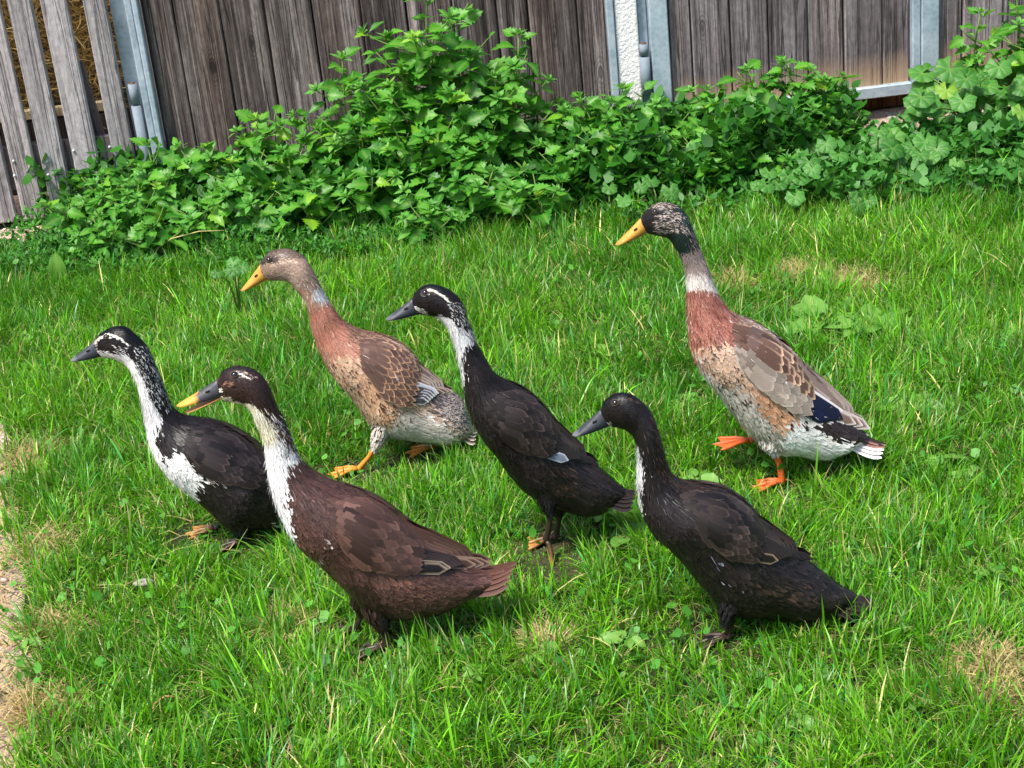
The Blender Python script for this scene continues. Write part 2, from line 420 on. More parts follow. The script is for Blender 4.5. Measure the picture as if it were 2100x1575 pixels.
# ---- white rendered pillar
a, b_ = fx(1256), fx(1303)
pil = fence_empty('rendered_pillar', a, 'narrow white rough-rendered pillar between the two plank gates', 'pillar', 0.0)
def slab(name, w_, y0, y1, z0, z1, mat, par, nx=12, nz=60):
    V, Fc = box_vf(0, w_, y0, y1, z0, z1); return mesh_obj(name, V, Fc, mat, par, False)
o = slab('render_coat', b_ - a, -0.02, 0.25, 0, HF, M['stucco'], pil)
m = o.modifiers.new('b', 'BEVEL'); m.width = 0.006; m.segments = 2

# ---- right plank gate
us = [fx(x) for x in (1366, 1413, 1493, 1572, 1653, 1728, 1807, 1864)]
u0 = fx(1304)
rg = fence_empty('plank_gate', u0, 'grey plank gate in a galvanised frame, boards bleached tan at the bottom', 'gate')
zb1 = fpx(1800, 172)[1]; zb0 = fpx(1800, 195)[1]
for i in range(len(us) - 1):
    plank('board', rg, us[i] + 0.0018, us[i + 1] - 0.0018, -0.008 - 0.005 * (i % 2) + random.uniform(-.002, .002), 0.012 + 0.002 * (i % 2), zb1 - 0.015, HF, M['plank_gate'], u0, random.uniform(-.003, .003))
bevel_box('gap_blocker_panel', us[0] - u0 + .004, us[-1] - u0 - 0.004, 0.0155, 0.0162, zb1 + .01, HF - .01, M['shadow_board'], rg, 0.0001)  # same added panel, stops daylight showing between these boards
bevel_box('hinge_strip', 0.002, fx(1325) - u0, 0.004, 0.04, 0.0, HF, M['galv'], rg, 0.003)
bevel_box('hinge_stile', fx(1326) - u0, fx(1364) - u0, -0.03, 0.03, zb0, HF, M['galv'], rg, 0.003)
bevel_box('bottom_rail', fx(1365) - u0, fx(1864) - u0, -0.034, 0.03, zb0, zb1, M['galv'], rg, 0.003)
bevel_box('closing_stile', fx(1865) - u0, fx(1882) - u0, -0.031, 0.03, zb0, HF, M['galv'], rg, 0.003)
bevel_box('closing_strip', fx(1883) - u0, fx(1919) - u0, -0.036, 0.03, zb0 - 0.01, HF, M['galv'], rg, 0.003)
ua, za = fpx(1320, 91, -0.03); zc = fpx(1321, 115, -0.03)[1]; zd = fpx(1322, 196, -0.03)[1]
hb = mesh_obj('hinge_knuckle', *tube_vf([(ua - u0, -0.026, zc + 0.002), (ua - u0, -0.026, za)], 0.0135, 14), M['galv_dull'], rg)
mesh_obj('hinge_pin', *tube_vf([(ua - u0, -0.026, za - 0.01), (ua - u0, -0.026, za + 0.005)], 0.008, 12), M['steel_dark'], hb)
mesh_obj('hinge_barrel', *tube_vf([(ua - u0 + 0.001, -0.026, zd), (ua - u0 + 0.001, -0.026, zc - 0.003)], 0.0155, 14), M['galv_dull'], rg)

# ---- board fence beyond it
us = [fx(x) for x in (1921, 1972, 2055, 2140, 2225, 2310, 2395, 2480, 2565, 2650)]
ff = fence_empty('board_fence', us[0], 'grey board fence behind the large mallow', 'fence')
for i in range(len(us) - 1):
    plank('board', ff, us[i] + 0.0018, us[i + 1] - 0.0018, -0.008 - 0.005 * (i % 2) + random.uniform(-.002, .002), 0.012 + 0.002 * (i % 2), 0.12, HF, M['plank_gate'], us[0], random.uniform(-.003, .003))
bevel_box('gap_blocker_panel', 0.004, us[-1] - us[0] - 0.004, 0.0155, 0.0162, 0.13, HF - .01, M['shadow_board'], ff, 0.0001)  # added light-blocking panel, darkens the gaps of this fence
bevel_box('rail', 0, us[-1] - us[0], 0.0185, 0.05, 0.25, 0.33, M['rail_wood'], ff, 0.003)
# sill beam under the right gate
a, b_ = fx(1366, 200), fx(2300, 200)
sb = fence_empty('sill_beam', a, 'brown timber sill beam lying under the galvanised gate rail', 'beam', 0.10)
bevel_box('beam', 0, b_ - a, 0.0, 0.08, 0.006, zb0 + 0.02, M['sill_wood'], sb, 0.006)
sb2 = fence_empty('sill_board', fx(286), 'rough dark board lying behind the plank gate bottom rail', 'board', 0.06)
bevel_box('board', 0, fx(1238) - fx(286), 0.0, 0.05, 0.006, 0.11, M['shadow_board'], sb2, 0.006)

# ---- straw store behind the pickets
a, b_ = fx(-420, 250, 0.35), fx(262, 250, 0.35)
st = fence_empty('straw_bin', a, 'beige board bin holding straw behind the picket gate', 'bin', 0.34)
zt = fpx(60, 226, 0.34)[1]; zm = fpx(60, 288, 0.34)[1]
bevel_box('front_board', 0, b_ - a, 0, 0.025, 0.25, zt, M['beige_board'], st, 0.003)
bevel_box('lower_board', 0, b_ - a, 0.002, 0.027, 0.006, 0.245, M['shadow_board'], st, 0.003)
bevel_box('back_board', 0, b_ - a, 0.55, 0.58, 0.006, 1.3, M['shadow_board'], st, 0.003)
NS = 7000
uu = rng.uniform(a, b_, NS); nn = 0.38 + 0.42 * rng.random(NS); zz = zt - 0.03 + (1.25 - zt) * rng.random(NS) ** 0.9 * np.clip((nn - 0.30) / 0.28, 0.12, 1)
P = FP + uu[:, None] * FD + nn[:, None] * FN; P[:, 2] = zz
az = rng.uniform(0, 2 * math.pi, NS); el = rng.normal(0, 0.55, NS); L = rng.uniform(0.05, 0.16, NS)
d = np.stack([np.cos(az) * np.cos(el), np.sin(az) * np.cos(el) * 0.6, np.sin(el)], 1)
sv = np.cross(d, rng.normal(0, 1, (NS, 3))); sv /= np.linalg.norm(sv, axis=1)[:, None]; sv *= rng.uniform(0.001, 0.0022, NS)[:, None]
mid = P + d * (L / 2)[:, None] + rng.normal(0, 0.008, (NS, 3)); end = P + d * L[:, None]
V = np.stack([P - sv, P + sv, mid - sv, mid + sv, end - sv, end + sv], 1).reshape(-1, 3)
i0 = np.arange(NS)[:, None] * 6
Fq = np.concatenate([i0 + np.array([0, 1, 3, 2]), i0 + np.array([2, 3, 5, 4])])
c = np.array(S(150, 122, 66)) * (0.35 + 0.9 * rng.random((NS, 1))) * np.array([1, 1, 0.9])
ob = fast_mesh('straw', V, *quads(Fq), M['straw'], colors={'Col': np.repeat(c, 6, 0)})
tag(ob, 'loose golden straw heaped behind the picket gate', 'straw', kind='stuff')
# ================================================================== ducks
def plumage_mat():
    b = NB('plumage')
    a1 = b.n('ShaderNodeAttribute', _attribute_name='Col'); a2 = b.n('ShaderNodeAttribute', _attribute_name='Edge')
    e = b.n('ShaderNodeAttribute', _attribute_name='edge')
    mr = b.n('ShaderNodeMapRange'); mr.inputs['From Min'].default_value = 0.5; mr.inputs['From Max'].default_value = 0.98; b.l(e.outputs['Fac'], mr.inputs[0])
    cur = b.mix(mr.outputs[0], a1.outputs['Color'], a2.outputs['Color'])
    no = b.n('ShaderNodeTexNoise', Scale=420.0, Detail=3.0, Roughness=0.7); b.l(b.coords(jitter=False), no.inputs['Vector'])
    hs = b.n('ShaderNodeHueSaturation'); b.l(cur, hs.inputs['Color'])
    b.l(b.math('ADD', b.math('MULTIPLY', no.outputs[0], 0.7), 0.65), hs.inputs['Value'])
    b.l(hs.outputs[0], b.p.inputs['Base Color'])
    b.p.inputs['Roughness'].default_value = 0.42; b.p.inputs['Specular IOR Level'].default_value = 0.34
    an = b.n('ShaderNodeAttribute', _attribute_name='nrm')                 # feathers lie close: shade them with the body's curvature
    vt = b.n('ShaderNodeVectorTransform', _vector_type='NORMAL', _convert_from='OBJECT', _convert_to='WORLD'); b.l(an.outputs['Vector'], vt.inputs[0])
    ge = b.n('ShaderNodeNewGeometry')
    v1 = b.n('ShaderNodeVectorMath', _operation='SCALE'); b.l(vt.outputs[0], v1.inputs[0]); b.l(b.math('MULTIPLY', b.math('SUBTRACT', 1.0, ge.outputs['Backfacing']), 0.74), v1.inputs['Scale'])
    v2 = b.n('ShaderNodeVectorMath', _operation='SCALE'); b.l(ge.outputs['Normal'], v2.inputs[0]); v2.inputs['Scale'].default_value = 0.26
    v3 = b.n('ShaderNodeVectorMath', _operation='ADD'); b.l(v1.outputs[0], v3.inputs[0]); b.l(v2.outputs[0], v3.inputs[1])
    v4 = b.n('ShaderNodeVectorMath', _operation='NORMALIZE'); b.l(v3.outputs[0], v4.inputs[0]); b.l(v4.outputs[0], b.p.inputs['Normal'])
    return b.m
M['plumage'] = plumage_mat()
M['flight'] = M['plumage']
def bill_mat(name, base, tip=None, lo=0.0, hi=1.0, dark=None):
    b = NB(name); no = b.n('ShaderNodeTexNoise', Scale=90.0, Detail=5.0, Roughness=0.6); b.l(b.coords(jitter=False), no.inputs['Vector'])
    cur = base
    if tip:
        at = b.n('ShaderNodeAttribute', _attribute_name='along')
        f = b.math('ADD', at.outputs['Fac'], b.math('MULTIPLY', b.math('SUBTRACT', no.outputs[0], 0.5), 0.35))
        mr = b.n('ShaderNodeMapRange'); mr.inputs['From Min'].default_value = lo; mr.inputs['From Max'].default_value = hi; b.l(f, mr.inputs[0])
        cur = b.mix(mr.outputs[0], base, tip)
    if dark:
        n2 = b.n('ShaderNodeTexNoise', Scale=260.0, Detail=2.0); b.l(b.coords(jitter=False), n2.inputs['Vector'])
        mr = b.n('ShaderNodeMapRange'); mr.inputs['From Min'].default_value = 0.6; mr.inputs['From Max'].default_value = 0.7; b.l(n2.outputs[0], mr.inputs[0])
        cur = b.mix(b.math('MULTIPLY', mr.outputs[0], 0.5), cur, dark)
    hs = b.n('ShaderNodeHueSaturation')
    if isinstance(cur, tuple): hs.inputs['Color'].default_value = (*cur, 1)
    else: b.l(cur, hs.inputs['Color'])
    b.l(b.math('ADD', b.math('MULTIPLY', no.outputs[0], 0.5), 0.75), hs.inputs['Value'])
    b.l(hs.outputs[0], b.p.inputs['Base Color']); b.p.inputs['Roughness'].default_value = 0.44
    b.bump(no.outputs[0], 0.3, 0.002)
    return b.m
M['bill_yellow'] = bill_mat('yellow_bill', S(196, 148, 60), S(178, 138, 66), 0.7, 1.0, S(120, 90, 40))
M['bill_slate'] = bill_mat('slate_bill', S(52, 55, 64), S(120, 122, 122), 0.72, 1.02)
M['bill_twotone'] = bill_mat('slate_and_orange_bill', S(58, 60, 68), S(222, 160, 62), 0.42, 0.56, S(110, 76, 30))
M['bill_yellow_low'] = bill_mat('yellow_lower_bill', S(168, 122, 56))
M['bill_orange'] = bill_mat('orange_lower_bill', S(206, 146, 92))
M['leg_orange'] = bill_mat('orange_leg', S(206, 98, 46), dark=S(130, 58, 26))
M['leg_amber'] = bill_mat('amber_leg', S(214, 138, 46), dark=S(140, 84, 30))
M['leg_dusky'] = bill_mat('dusky_leg', S(48, 38, 34), S(190, 132, 62), 0.55, 1.0, S(24, 18, 16))
M['leg_dark'] = bill_mat('dark_leg', S(58, 44, 38), dark=S(24, 18, 16))
M['nostril'] = simple('nostril', S(16, 12, 10), 0.7, 0.1)
def eye_mat():
    b = NB('eye'); b.p.inputs['Base Color'].default_value = (0.008, 0.006, 0.005, 1); b.p.inputs['Roughness'].default_value = 0.06
    b.p.inputs['Coat Weight'].default_value = 1.0; return b.m
M['eye'] = eye_mat()
M['eye_ring_dark'] = simple('eye_rim', S(70, 56, 47), 0.6, 0.2)
M['eye_ring_pale'] = simple('pale_eye_rim', S(196, 186, 160), 0.6, 0.1)

def catmull(A, sub):
    A = np.asarray(A, float); n = len(A)
    E0 = np.vstack([2 * A[0] - A[1], A, 2 * A[-1] - A[-2]])
    out = []
    for i in range(n - 1):
        p0, p1, p2, p3 = E0[i], E0[i + 1], E0[i + 2], E0[i + 3]
        for k in range(sub):
            t = k / sub
            out.append(0.5 * (2 * p1 + (p2 - p0) * t + (2 * p0 - 5 * p1 + 4 * p2 - p3) * t * t + (3 * p1 - p0 - 3 * p2 + p3) * t ** 3))
    out.append(A[-1]); return np.array(out)

def polydist(q, line):
    d = np.full(len(q), 1e9)
    for a, b_ in zip(line[:-1], line[1:]):
        a = np.asarray(a); b_ = np.asarray(b_); ab = b_ - a
        t = np.clip(((q - a) @ ab) / (ab @ ab + 1e-12), 0, 1)
        d = np.minimum(d, np.linalg.norm(q - a - t[:, None] * ab, axis=1))
    return d

class Duck:
    NR = 40
    def __init__(s, foot, near_y, label, yaw=0.0, group='walking ducks'):
        g = ground(*foot)
        rz = math.pi + yaw
        s.rz = rz
        c, sn = math.cos(rz), math.sin(rz)
        s.ax = np.array([c, sn, 0]); s.ay = np.array([-sn, c, 0]); s.az = np.array([0, 0, 1.0])
        s.org = g - s.ay * near_y                       # body plane through the middle of the duck
        s.root = empty('duck', s.org, rz, label, 'duck', group)
        s.co = s.to_local(_O); s.extra = []; s.eye_pts = []; s.var = 0.12; s.jit = 1.0
        r = s.dir_local(ray(*foot)); s.dxy, s.dzy = r[0] / r[1], r[2] / r[1]
    def to_local(s, P): d = np.asarray(P) - s.org; return np.array([d @ s.ax, d @ s.ay, d @ s.az])
    def dir_local(s, d): return np.array([d @ s.ax, d @ s.ay, d @ s.az])
    def px(s, x, y, lat=0.0):
        d = s.dir_local(ray(x, y)); t = (lat - s.co[1]) / d[1]; return s.co + d * t
    def p2(s, p): P = s.px(*p); return np.array([P[0], P[2]])
    def q(s, P):
        P = np.asarray(P); y = np.abs(P[:, 1])
        return np.stack([P[:, 0] - y * s.dxy, P[:, 2] - y * s.dzy], 1)
    def poly(s, pts): return np.array([s.p2(p) for p in pts])
    # --- body loft from back/front outline pairs
    def body(s, pairs, kw, paint):
        C = []
        n = len(pairs)
        kx = np.interp(np.arange(n), [k for k, _ in kw], [v for _, v in kw])
        for (T, B), k in zip(pairs, kx):
            T, B = s.p2(T), s.p2(B); c = (T + B) / 2; h = np.linalg.norm(T - B) / 2; nn = (T - B) / (2 * h)
            a = h / math.sqrt(1 + (k * (s.dzy * nn[1] + s.dxy * nn[0])) ** 2)
            C.append([c[0], c[1], nn[0] * a, nn[1] * a, k * a])
        C = catmull(C, 6); s.C = C; n = len(C); NR = s.NR
        th = np.arange(NR) * 2 * math.pi / NR
        ct, stt = np.cos(th), np.sin(th)
        st2 = np.sign(stt) * np.abs(stt) ** 0.92
        G = np.zeros((n, NR, 3))
        G[..., 0] = C[:, 0:1] + C[:, 2:3] * ct; G[..., 2] = C[:, 1:2] + C[:, 3:4] * ct; G[..., 1] = C[:, 4:5] * st2
        s.G = G
        V = G.reshape(-1, 3).tolist(); Fc = []
        for i in range(n - 1):
            for k in range(NR):
                k2 = (k + 1) % NR; Fc.append((i * NR + k, i * NR + k2, (i + 1) * NR + k2, (i + 1) * NR + k))
        d0 = C[0, :2] - C[2, :2]; d0 /= np.linalg.norm(d0); d1 = C[-1, :2] - C[-3, :2]; d1 /= np.linalg.norm(d1)
        e0 = len(V); V.append([C[0, 0] + d0[0] * .006, 0, C[0, 1] + d0[1] * .006]); V.append([C[-1, 0] + d1[0] * .012, 0, C[-1, 1] + d1[1] * .012])
        for k in range(NR):
            k2 = (k + 1) % NR; Fc.append((e0, k2, k)); Fc.append((e0 + 1, (n - 1) * NR + k, (n - 1) * NR + k2))
        V = np.array(V)
        s.paint = paint
        o = mesh_obj('body', V, Fc, M['plumage'], s.root)
        cc, ce = paint(s.q(V), V, None)
        me = o.data
        for nm, c in (('Col', cc), ('Edge', cc)):
            at = me.color_attributes.new(nm, 'FLOAT_COLOR', 'POINT'); at.data.foreach_set('color', np.concatenate([c, np.ones((len(c), 1))], 1).astype(np.float32).ravel())
        at = me.attributes.new('edge', 'FLOAT', 'POINT'); at.data.foreach_set('value', np.zeros(len(V), np.float32))
        s.bvh = BVHTree.FromPolygons([tuple(v) for v in V], Fc)
        # normals + flow on grid
        dT = np.gradient(G, axis=0); dK = np.roll(G, -1, 1) - np.roll(G, 1, 1)
        N = np.cross(dK, dT); N /= np.linalg.norm(N, axis=2)[..., None] + 1e-12
        ctr = np.stack([C[:, 0], np.zeros(n), C[:, 1]], 1)[:, None]
        sg = np.sign(((G - ctr) * N).sum(2).mean()); N *= sg
        s.N = N; s.T = dT / (np.linalg.norm(dT, axis=2)[..., None] + 1e-12)
        s.A = np.linalg.norm(dT, axis=2) * np.linalg.norm(dK, axis=2) / 2
        return o
    def sample(s, n, lo=0.0, hi=1.0, rnd=None):
        R = rng; nR = len(s.G)
        i0, i1 = int(lo * (nR - 1)), max(int(hi * (nR - 1)), int(lo * (nR - 1)) + 1)
        A = s.A[i0:i1].ravel(); cum = np.cumsum(A); cum /= cum[-1]
        u = (np.arange(n) + R.random(n)) / n; idx = np.searchsorted(cum, u).clip(0, len(A) - 1)
        i = idx // s.NR + i0; k = idx % s.NR
        fi = R.random(n); fk = R.random(n); i2 = np.minimum(i + 1, nR - 1); k2 = (k + 1) % s.NR
        def L(X):
            return (X[i, k] * ((1 - fi) * (1 - fk))[:, None] + X[i2, k] * (fi * (1 - fk))[:, None] + X[i, k2] * ((1 - fi) * fk)[:, None] + X[i2, k2] * (fi * fk)[:, None])
        P, N, T = L(s.G), L(s.N), L(s.T)
        N /= np.linalg.norm(N, axis=1)[:, None]; T -= N * (T * N).sum(1)[:, None]; T /= np.linalg.norm(T, axis=1)[:, None]
        return P, N, T, (i + fi) / (nR - 1)
    # --- small contour feathers as many real cards
    def plumage(s, specs): s.specs = specs
    def finish(s):
        Vs, Fs, C1, C2, Eg, Nn_ = [], [], [], [], [], []
        base = 0
        sets = [(s.sample(n, lo, hi)[:3], Lr, Wr, lift, jit, None) for (n, lo, hi, Lr, Wr, lift, jit) in s.specs] + s.extra
        for ((P, N, T), Lr, Wr, lift, jit, fixed) in sets:
            if len(s.eye_pts):
                dm = np.min([np.linalg.norm(P + T * Lr * .5 - e, axis=1) for e in s.eye_pts], 0); k = dm > 0.0058
                P, N, T = P[k], N[k], T[k]
            n = len(P)
            L = Lr * rng.uniform(0.75, 1.3, n); Wd = Wr * rng.uniform(0.8, 1.25, n)
            B = np.cross(N, T)
            an = rng.normal(0, 0.11, n)[:, None]; T2 = T * np.cos(an) + B * np.sin(an); B2 = np.cross(N, T2)
            lf = np.abs(rng.normal(lift, lift * 0.5, n)); ro = rng.normal(0, 0.05, n)
            if Wr < 0.0035:
                rows = np.array([-0.1, 0.45, 1.0]); ws = np.array([0.7, 1.0, 0.18]); cols = np.array([-1, 1.0]); eg = np.array([[0, 0], [.3, .3], [.9, .9]])
            else:
                rows = np.array([-0.15, 0.45, 0.86, 1.05]); ws = np.array([0.5, 1.0, 0.86, 0.22]); cols = np.array([-1, 0, 1.0]); eg = np.array([[.55, 0, .55], [.85, 0, .85], [1, .4, 1], [1, 1, 1]])
            nr, nc = len(rows), len(cols); nv = nr * nc
            V = np.zeros((n, nr, nc, 3))
            for r in range(nr):
                for c in range(nc):
                    h = rows[r] * np.sin(lf) * L - 0.16 * (cols[c] ** 2) * Wd * ws[r] * 0.5 + ro * cols[c] * Wd * ws[r] + 0.0003
                    V[:, r, c] = P + T2 * (rows[r] * L * np.cos(lf))[:, None] + B2 * (cols[c] * ws[r] * Wd / 2)[:, None] + N * h[:, None]
            q = s.q(P + T2 * (L * 0.5)[:, None]) + rng.normal(0, 1, (n, 2)) * (jit * s.jit * np.where(rng.random(n) < .3, 2.2, .8))[:, None]
            c1, c2 = s.paint(q, P, rng.random(n)) if fixed is None else (np.tile(np.array(fixed), (n, 1)),) * 2
            var = np.exp(rng.normal(0, s.var, (n, 1))) * np.exp((vnoise(P[:, 0] * 45, P[:, 2] * 45, 2.0)[:, None] - .5) * s.var * 2.2); c1 = np.minimum(c1 * var, .86); c2 = np.minimum(c2 * var, .9)
            Vs.append(V.reshape(-1, 3)); C1.append(np.repeat(c1, nv, 0)); C2.append(np.repeat(c2, nv, 0)); Eg.append(np.tile(eg.ravel(), n)); Nn_.append(np.repeat(N, nv, 0))
            f = np.array([(r * nc + c, r * nc + c + 1, (r + 1) * nc + c + 1, (r + 1) * nc + c) for r in range(nr - 1) for c in range(nc - 1)])
            Fs.append((np.arange(n)[:, None, None] * nv + f[None]).reshape(-1, 4) + base); base += n * nv
        o = fast_mesh('plumage', np.concatenate(Vs), *quads(np.concatenate(Fs)), M['plumage'], s.root,
                      {'Col': np.concatenate(C1), 'Edge': np.concatenate(C2)}, {'edge': np.concatenate(Eg)})
        s.set_nrm(o, np.concatenate(Nn_)); o['kind'] = 'stuff'; return o
    def set_nrm(s, o, N):
        at = o.data.attributes.new('nrm', 'FLOAT_VECTOR', 'POINT'); at.data.foreach_set('vector', np.ascontiguousarray(N, np.float32).ravel())
    def on_side(s, p, off=0.0, side=1):
        """point of the flank that lies at side-view position p (local x,z of the middle plane)"""
        dirv = np.array([s.dxy, 1.0, s.dzy]); o = np.array([p[0], 0, p[1]])
        h = s.bvh.ray_cast(Vector(o + dirv * 0.4), Vector(-dirv).normalized())
        if h[0] is None:
            ci = np.argmin(np.hypot(s.C[:, 0] - p[0], s.C[:, 1] - p[1])); cc = s.C[ci, :2]; y = 0.0; N = None
            for f in (.95, .9, .85, .8, .75, .7, .6, .5, .4, .2):
                pp_ = cc + (np.asarray(p) - cc) * f; oo = np.array([pp_[0], 0, pp_[1]])
                g_ = s.bvh.ray_cast(Vector(oo + dirv * 0.4), Vector(-dirv).normalized())
                if g_[0] is not None: y = max(0.004, g_[0][1] * (f if f > .6 else .6)); N = np.array(g_[1]); break
            if N is None: N = np.array([0, 0.3, 1.0]); N /= np.linalg.norm(N)
            P = o + dirv * y
        else: P = np.array(h[0]); N = np.array(h[1])
        if N[1] < 0 and P[1] > 0.01: N = -N
        P = P + N * off
        if side < 0: P = P * np.array([1, -1, 1]); N = N * np.array([1, -1, 1])
        return P, N
    def feather_vf(s, b0, b1, width, off0, off1, side, rows=7, round_=0.75, curve=0.0, stiff=False):
        """a vaned feather lying on the flank from b0 to b1 (side-view points); stiff quills keep a plane of their own"""
        b0 = np.asarray(b0, float); b1 = np.asarray(b1, float); d = b1 - b0; L = np.linalg.norm(d); d /= L; nrm = np.array([-d[1], d[0]])
        V = []; E = []; NN = []
        if stiff:
            A, Y = [], []; Ns = []
            for t in (0, .2, .4, .6):
                for c in (-.8, 0, .8):
                    P, N = s.on_side(b0 + d * (L * t) + nrm * (c * width / 2), 0.0); A.append([1, t, c]); Y.append(P[1]); Ns.append(N)
            k = np.linalg.lstsq(np.array(A), np.array(Y), rcond=None)[0]; Nm = np.mean(Ns, 0); Nm /= np.linalg.norm(Nm)
            dirv = np.array([s.dxy, 1.0, s.dzy])
        for r in range(rows):
            t = r / (rows - 1)
            wv = (0.55 + 0.45 * min(1, t * 2.5)) * (1.0 if t < round_ else math.sqrt(max(0.02, 1 - ((t - round_) / (1 - round_)) ** 2)))
            for c in (-1, -0.5, 0, 0.5, 1):
                p = b0 + d * (L * t) + nrm * (c * wv * width / 2 + curve * math.sin(math.pi * t) * L)
                off = off0 + (off1 - off0) * t + 0.0009 * (1 - c * c)
                if stiff:
                    y = max(0.005, k[0] + k[1] * t - 0.006 * max(0, t - .6) + k[2] * c * wv); P = np.array([p[0], 0, p[1]]) + dirv * y + Nm * off; N = Nm + nrm[[0, 0, 1]] * np.array([1, 0, 1]) * c * .15
                    if side < 0: P = P * np.array([1, -1, 1]); N = N * np.array([1, -1, 1])
                else: P, N = s.on_side(p, off, side)
                V.append(P); NN.append(N); E.append(max(abs(c) * (0.55 + 0.45 * t) if t < 0.999 else 1, 0 if t < .9 else .8))
        Fc = [(r * 5 + c, r * 5 + c + 1, (r + 1) * 5 + c + 1, (r + 1) * 5 + c) for r in range(rows - 1) for c in range(4)]
        if side < 0: Fc = [f[::-1] for f in Fc]
        return V, Fc, E, NN
    def add_attr(s, o, c1, c2, eg):
        me = o.data; n = len(me.vertices)
        for nm, c in (('Col', c1), ('Edge', c2)):
            c = np.asarray(c, float)
            if c.ndim == 1: c = np.tile(c, (n, 1))
            at = me.color_attributes.new(nm, 'FLOAT_COLOR', 'POINT'); at.data.foreach_set('color', np.concatenate([c, np.ones((n, 1))], 1).astype(np.float32).ravel())
        at = me.attributes.new('edge', 'FLOAT', 'POINT'); at.data.foreach_set('value', np.asarray(eg, np.float32))
    def wing(s, top, bot, colors, near_far=(1, -1)):
        """colors(kind, a, b) -> (centre, edge) for covert, scapular, tertial, secondary, primary"""
        top, bot = s.poly(top), s.poly(bot); 
        for i in range(len(top)):                       # keep each wing on its own side of the spine
            for f in np.arange(0, .6, .02):
                p = top[i] + (bot[i] - top[i]) * f
                if s.on_side(p)[0][1] > 0.010: break
            top[i] = p
        def arc(P, t):
            d = np.concatenate([[0], np.cumsum(np.linalg.norm(np.diff(P, axis=0), axis=1))]); d /= d[-1]
            if t > 1: return P[-1] + (P[-1] - P[-2]) / np.linalg.norm(P[-1] - P[-2]) * (t - 1) * s.wl
            return np.array([np.interp(t, d, P[:, 0]), np.interp(t, d, P[:, 1])])
        s.wl = np.linalg.norm(top[-1] - top[0])
        ab = lambda a, b_: arc(top, a) * (1 - b_) + arc(bot, a) * b_
        for side in near_far:
            V, Fc, c1, c2, E, NV = [], [], [], [], [], []
            def put(a0, b0, a1, b1, wd, o0, o1, kind):
                v, f, e, nn = s.feather_vf(ab(a0, b0), ab(a1, b1), wd, o0, o1, side, rows=5)
                k = len(V); V.extend(v); NV.extend(nn); Fc.extend([tuple(i + k for i in ff) for ff in f]); E.extend(e)
                x, y = colors(kind, a0, b0); j = math.exp(random.gauss(0, s.var * 1.3 + .06))
                g_ = np.repeat(np.linspace(1.25, .8, 5), 5)[:, None] if s.var > .2 else np.ones((25, 1))
                c1.extend(list(np.array(x) * j * g_)); c2.extend(list(np.array(y) * j * g_))
            wl = s.wl
            # lesser and middle coverts
            na = 9
            for i in range(na):
                a0 = 0.02 + 0.48 * i / (na - 1); nb = 8
                for k in range(nb):
                    b0 = min(0.98, (k + 0.5 * (i % 2)) / (nb - 1) * 0.95 + 0.02) + random.uniform(-.02, .02)
                    o = (min(0.0005 + 0.030 * a0, 0.0065) - 0.004 * max(0, a0 - 0.25)) * (0.4 + 0.6 * min(1, b0 * 2.5))
                    put(a0 - 0.03, b0, a0 + random.uniform(0.13, 0.17), b0 + random.uniform(-.02, .03), wl * random.uniform(0.060, 0.076), o, o + 0.0022, 'covert')
            # scapulars along the back
            for i in range(5):
                a0 = 0.12 + 0.11 * i
                for k in range(4):
                    b0 = 0.02 + 0.11 * k
                    o = 0.0028 + 0.0008 * k - 0.002 * (a0 - 0.1)
                    put(a0 - 0.02, b0, a0 + random.uniform(0.24, 0.30), b0 + 0.02, wl * random.uniform(0.07, 0.09), o, o + 0.0018, 'scapular')
            wob = mesh_obj('wing', V, Fc, M['plumage'], s.root); s.add_attr(wob, np.array(c1), np.array(c2), E); s.set_nrm(wob, np.array(NV))
            wm = wob
            def quill(a0, b0, a1, b1, wd, o0, o1, kind):
                v, f, e, nn = s.feather_vf(ab(a0, b0), ab(a1, b1), wd, o0, o1, side, rows=8, round_=0.82, stiff=True)
                q = mesh_obj('flight_feather', v, f, M['flight'], wob); x, y = colors(kind, a0, b0); s.add_attr(q, np.array(x), np.array(y), e); s.set_nrm(q, np.array(nn))
            for k in range(3):
                quill(0.55, 0.62 + 0.06 * k, 1.08 - 0.05 * k, 0.45 + 0.15 * k, wl * 0.08, 0.0026, 0.004, 'primary')
            for k in range(6):
                b0 = 0.95 - 0.075 * k
                quill(0.42, b0, 0.80 + 0.02 * k, b0 + 0.03, wl * 0.085, 0.0030 + 0.0007 * k, 0.0036 + 0.0007 * k, 'secondary')
            for k in range(5):
                b0 = 0.50 - 0.095 * k
                quill(0.40, b0, 0.84 + 0.035 * k, b0 * 0.9, wl * 0.115, 0.0036 - 0.0003 * k, 0.0040 - 0.0004 * k, 'tertial')
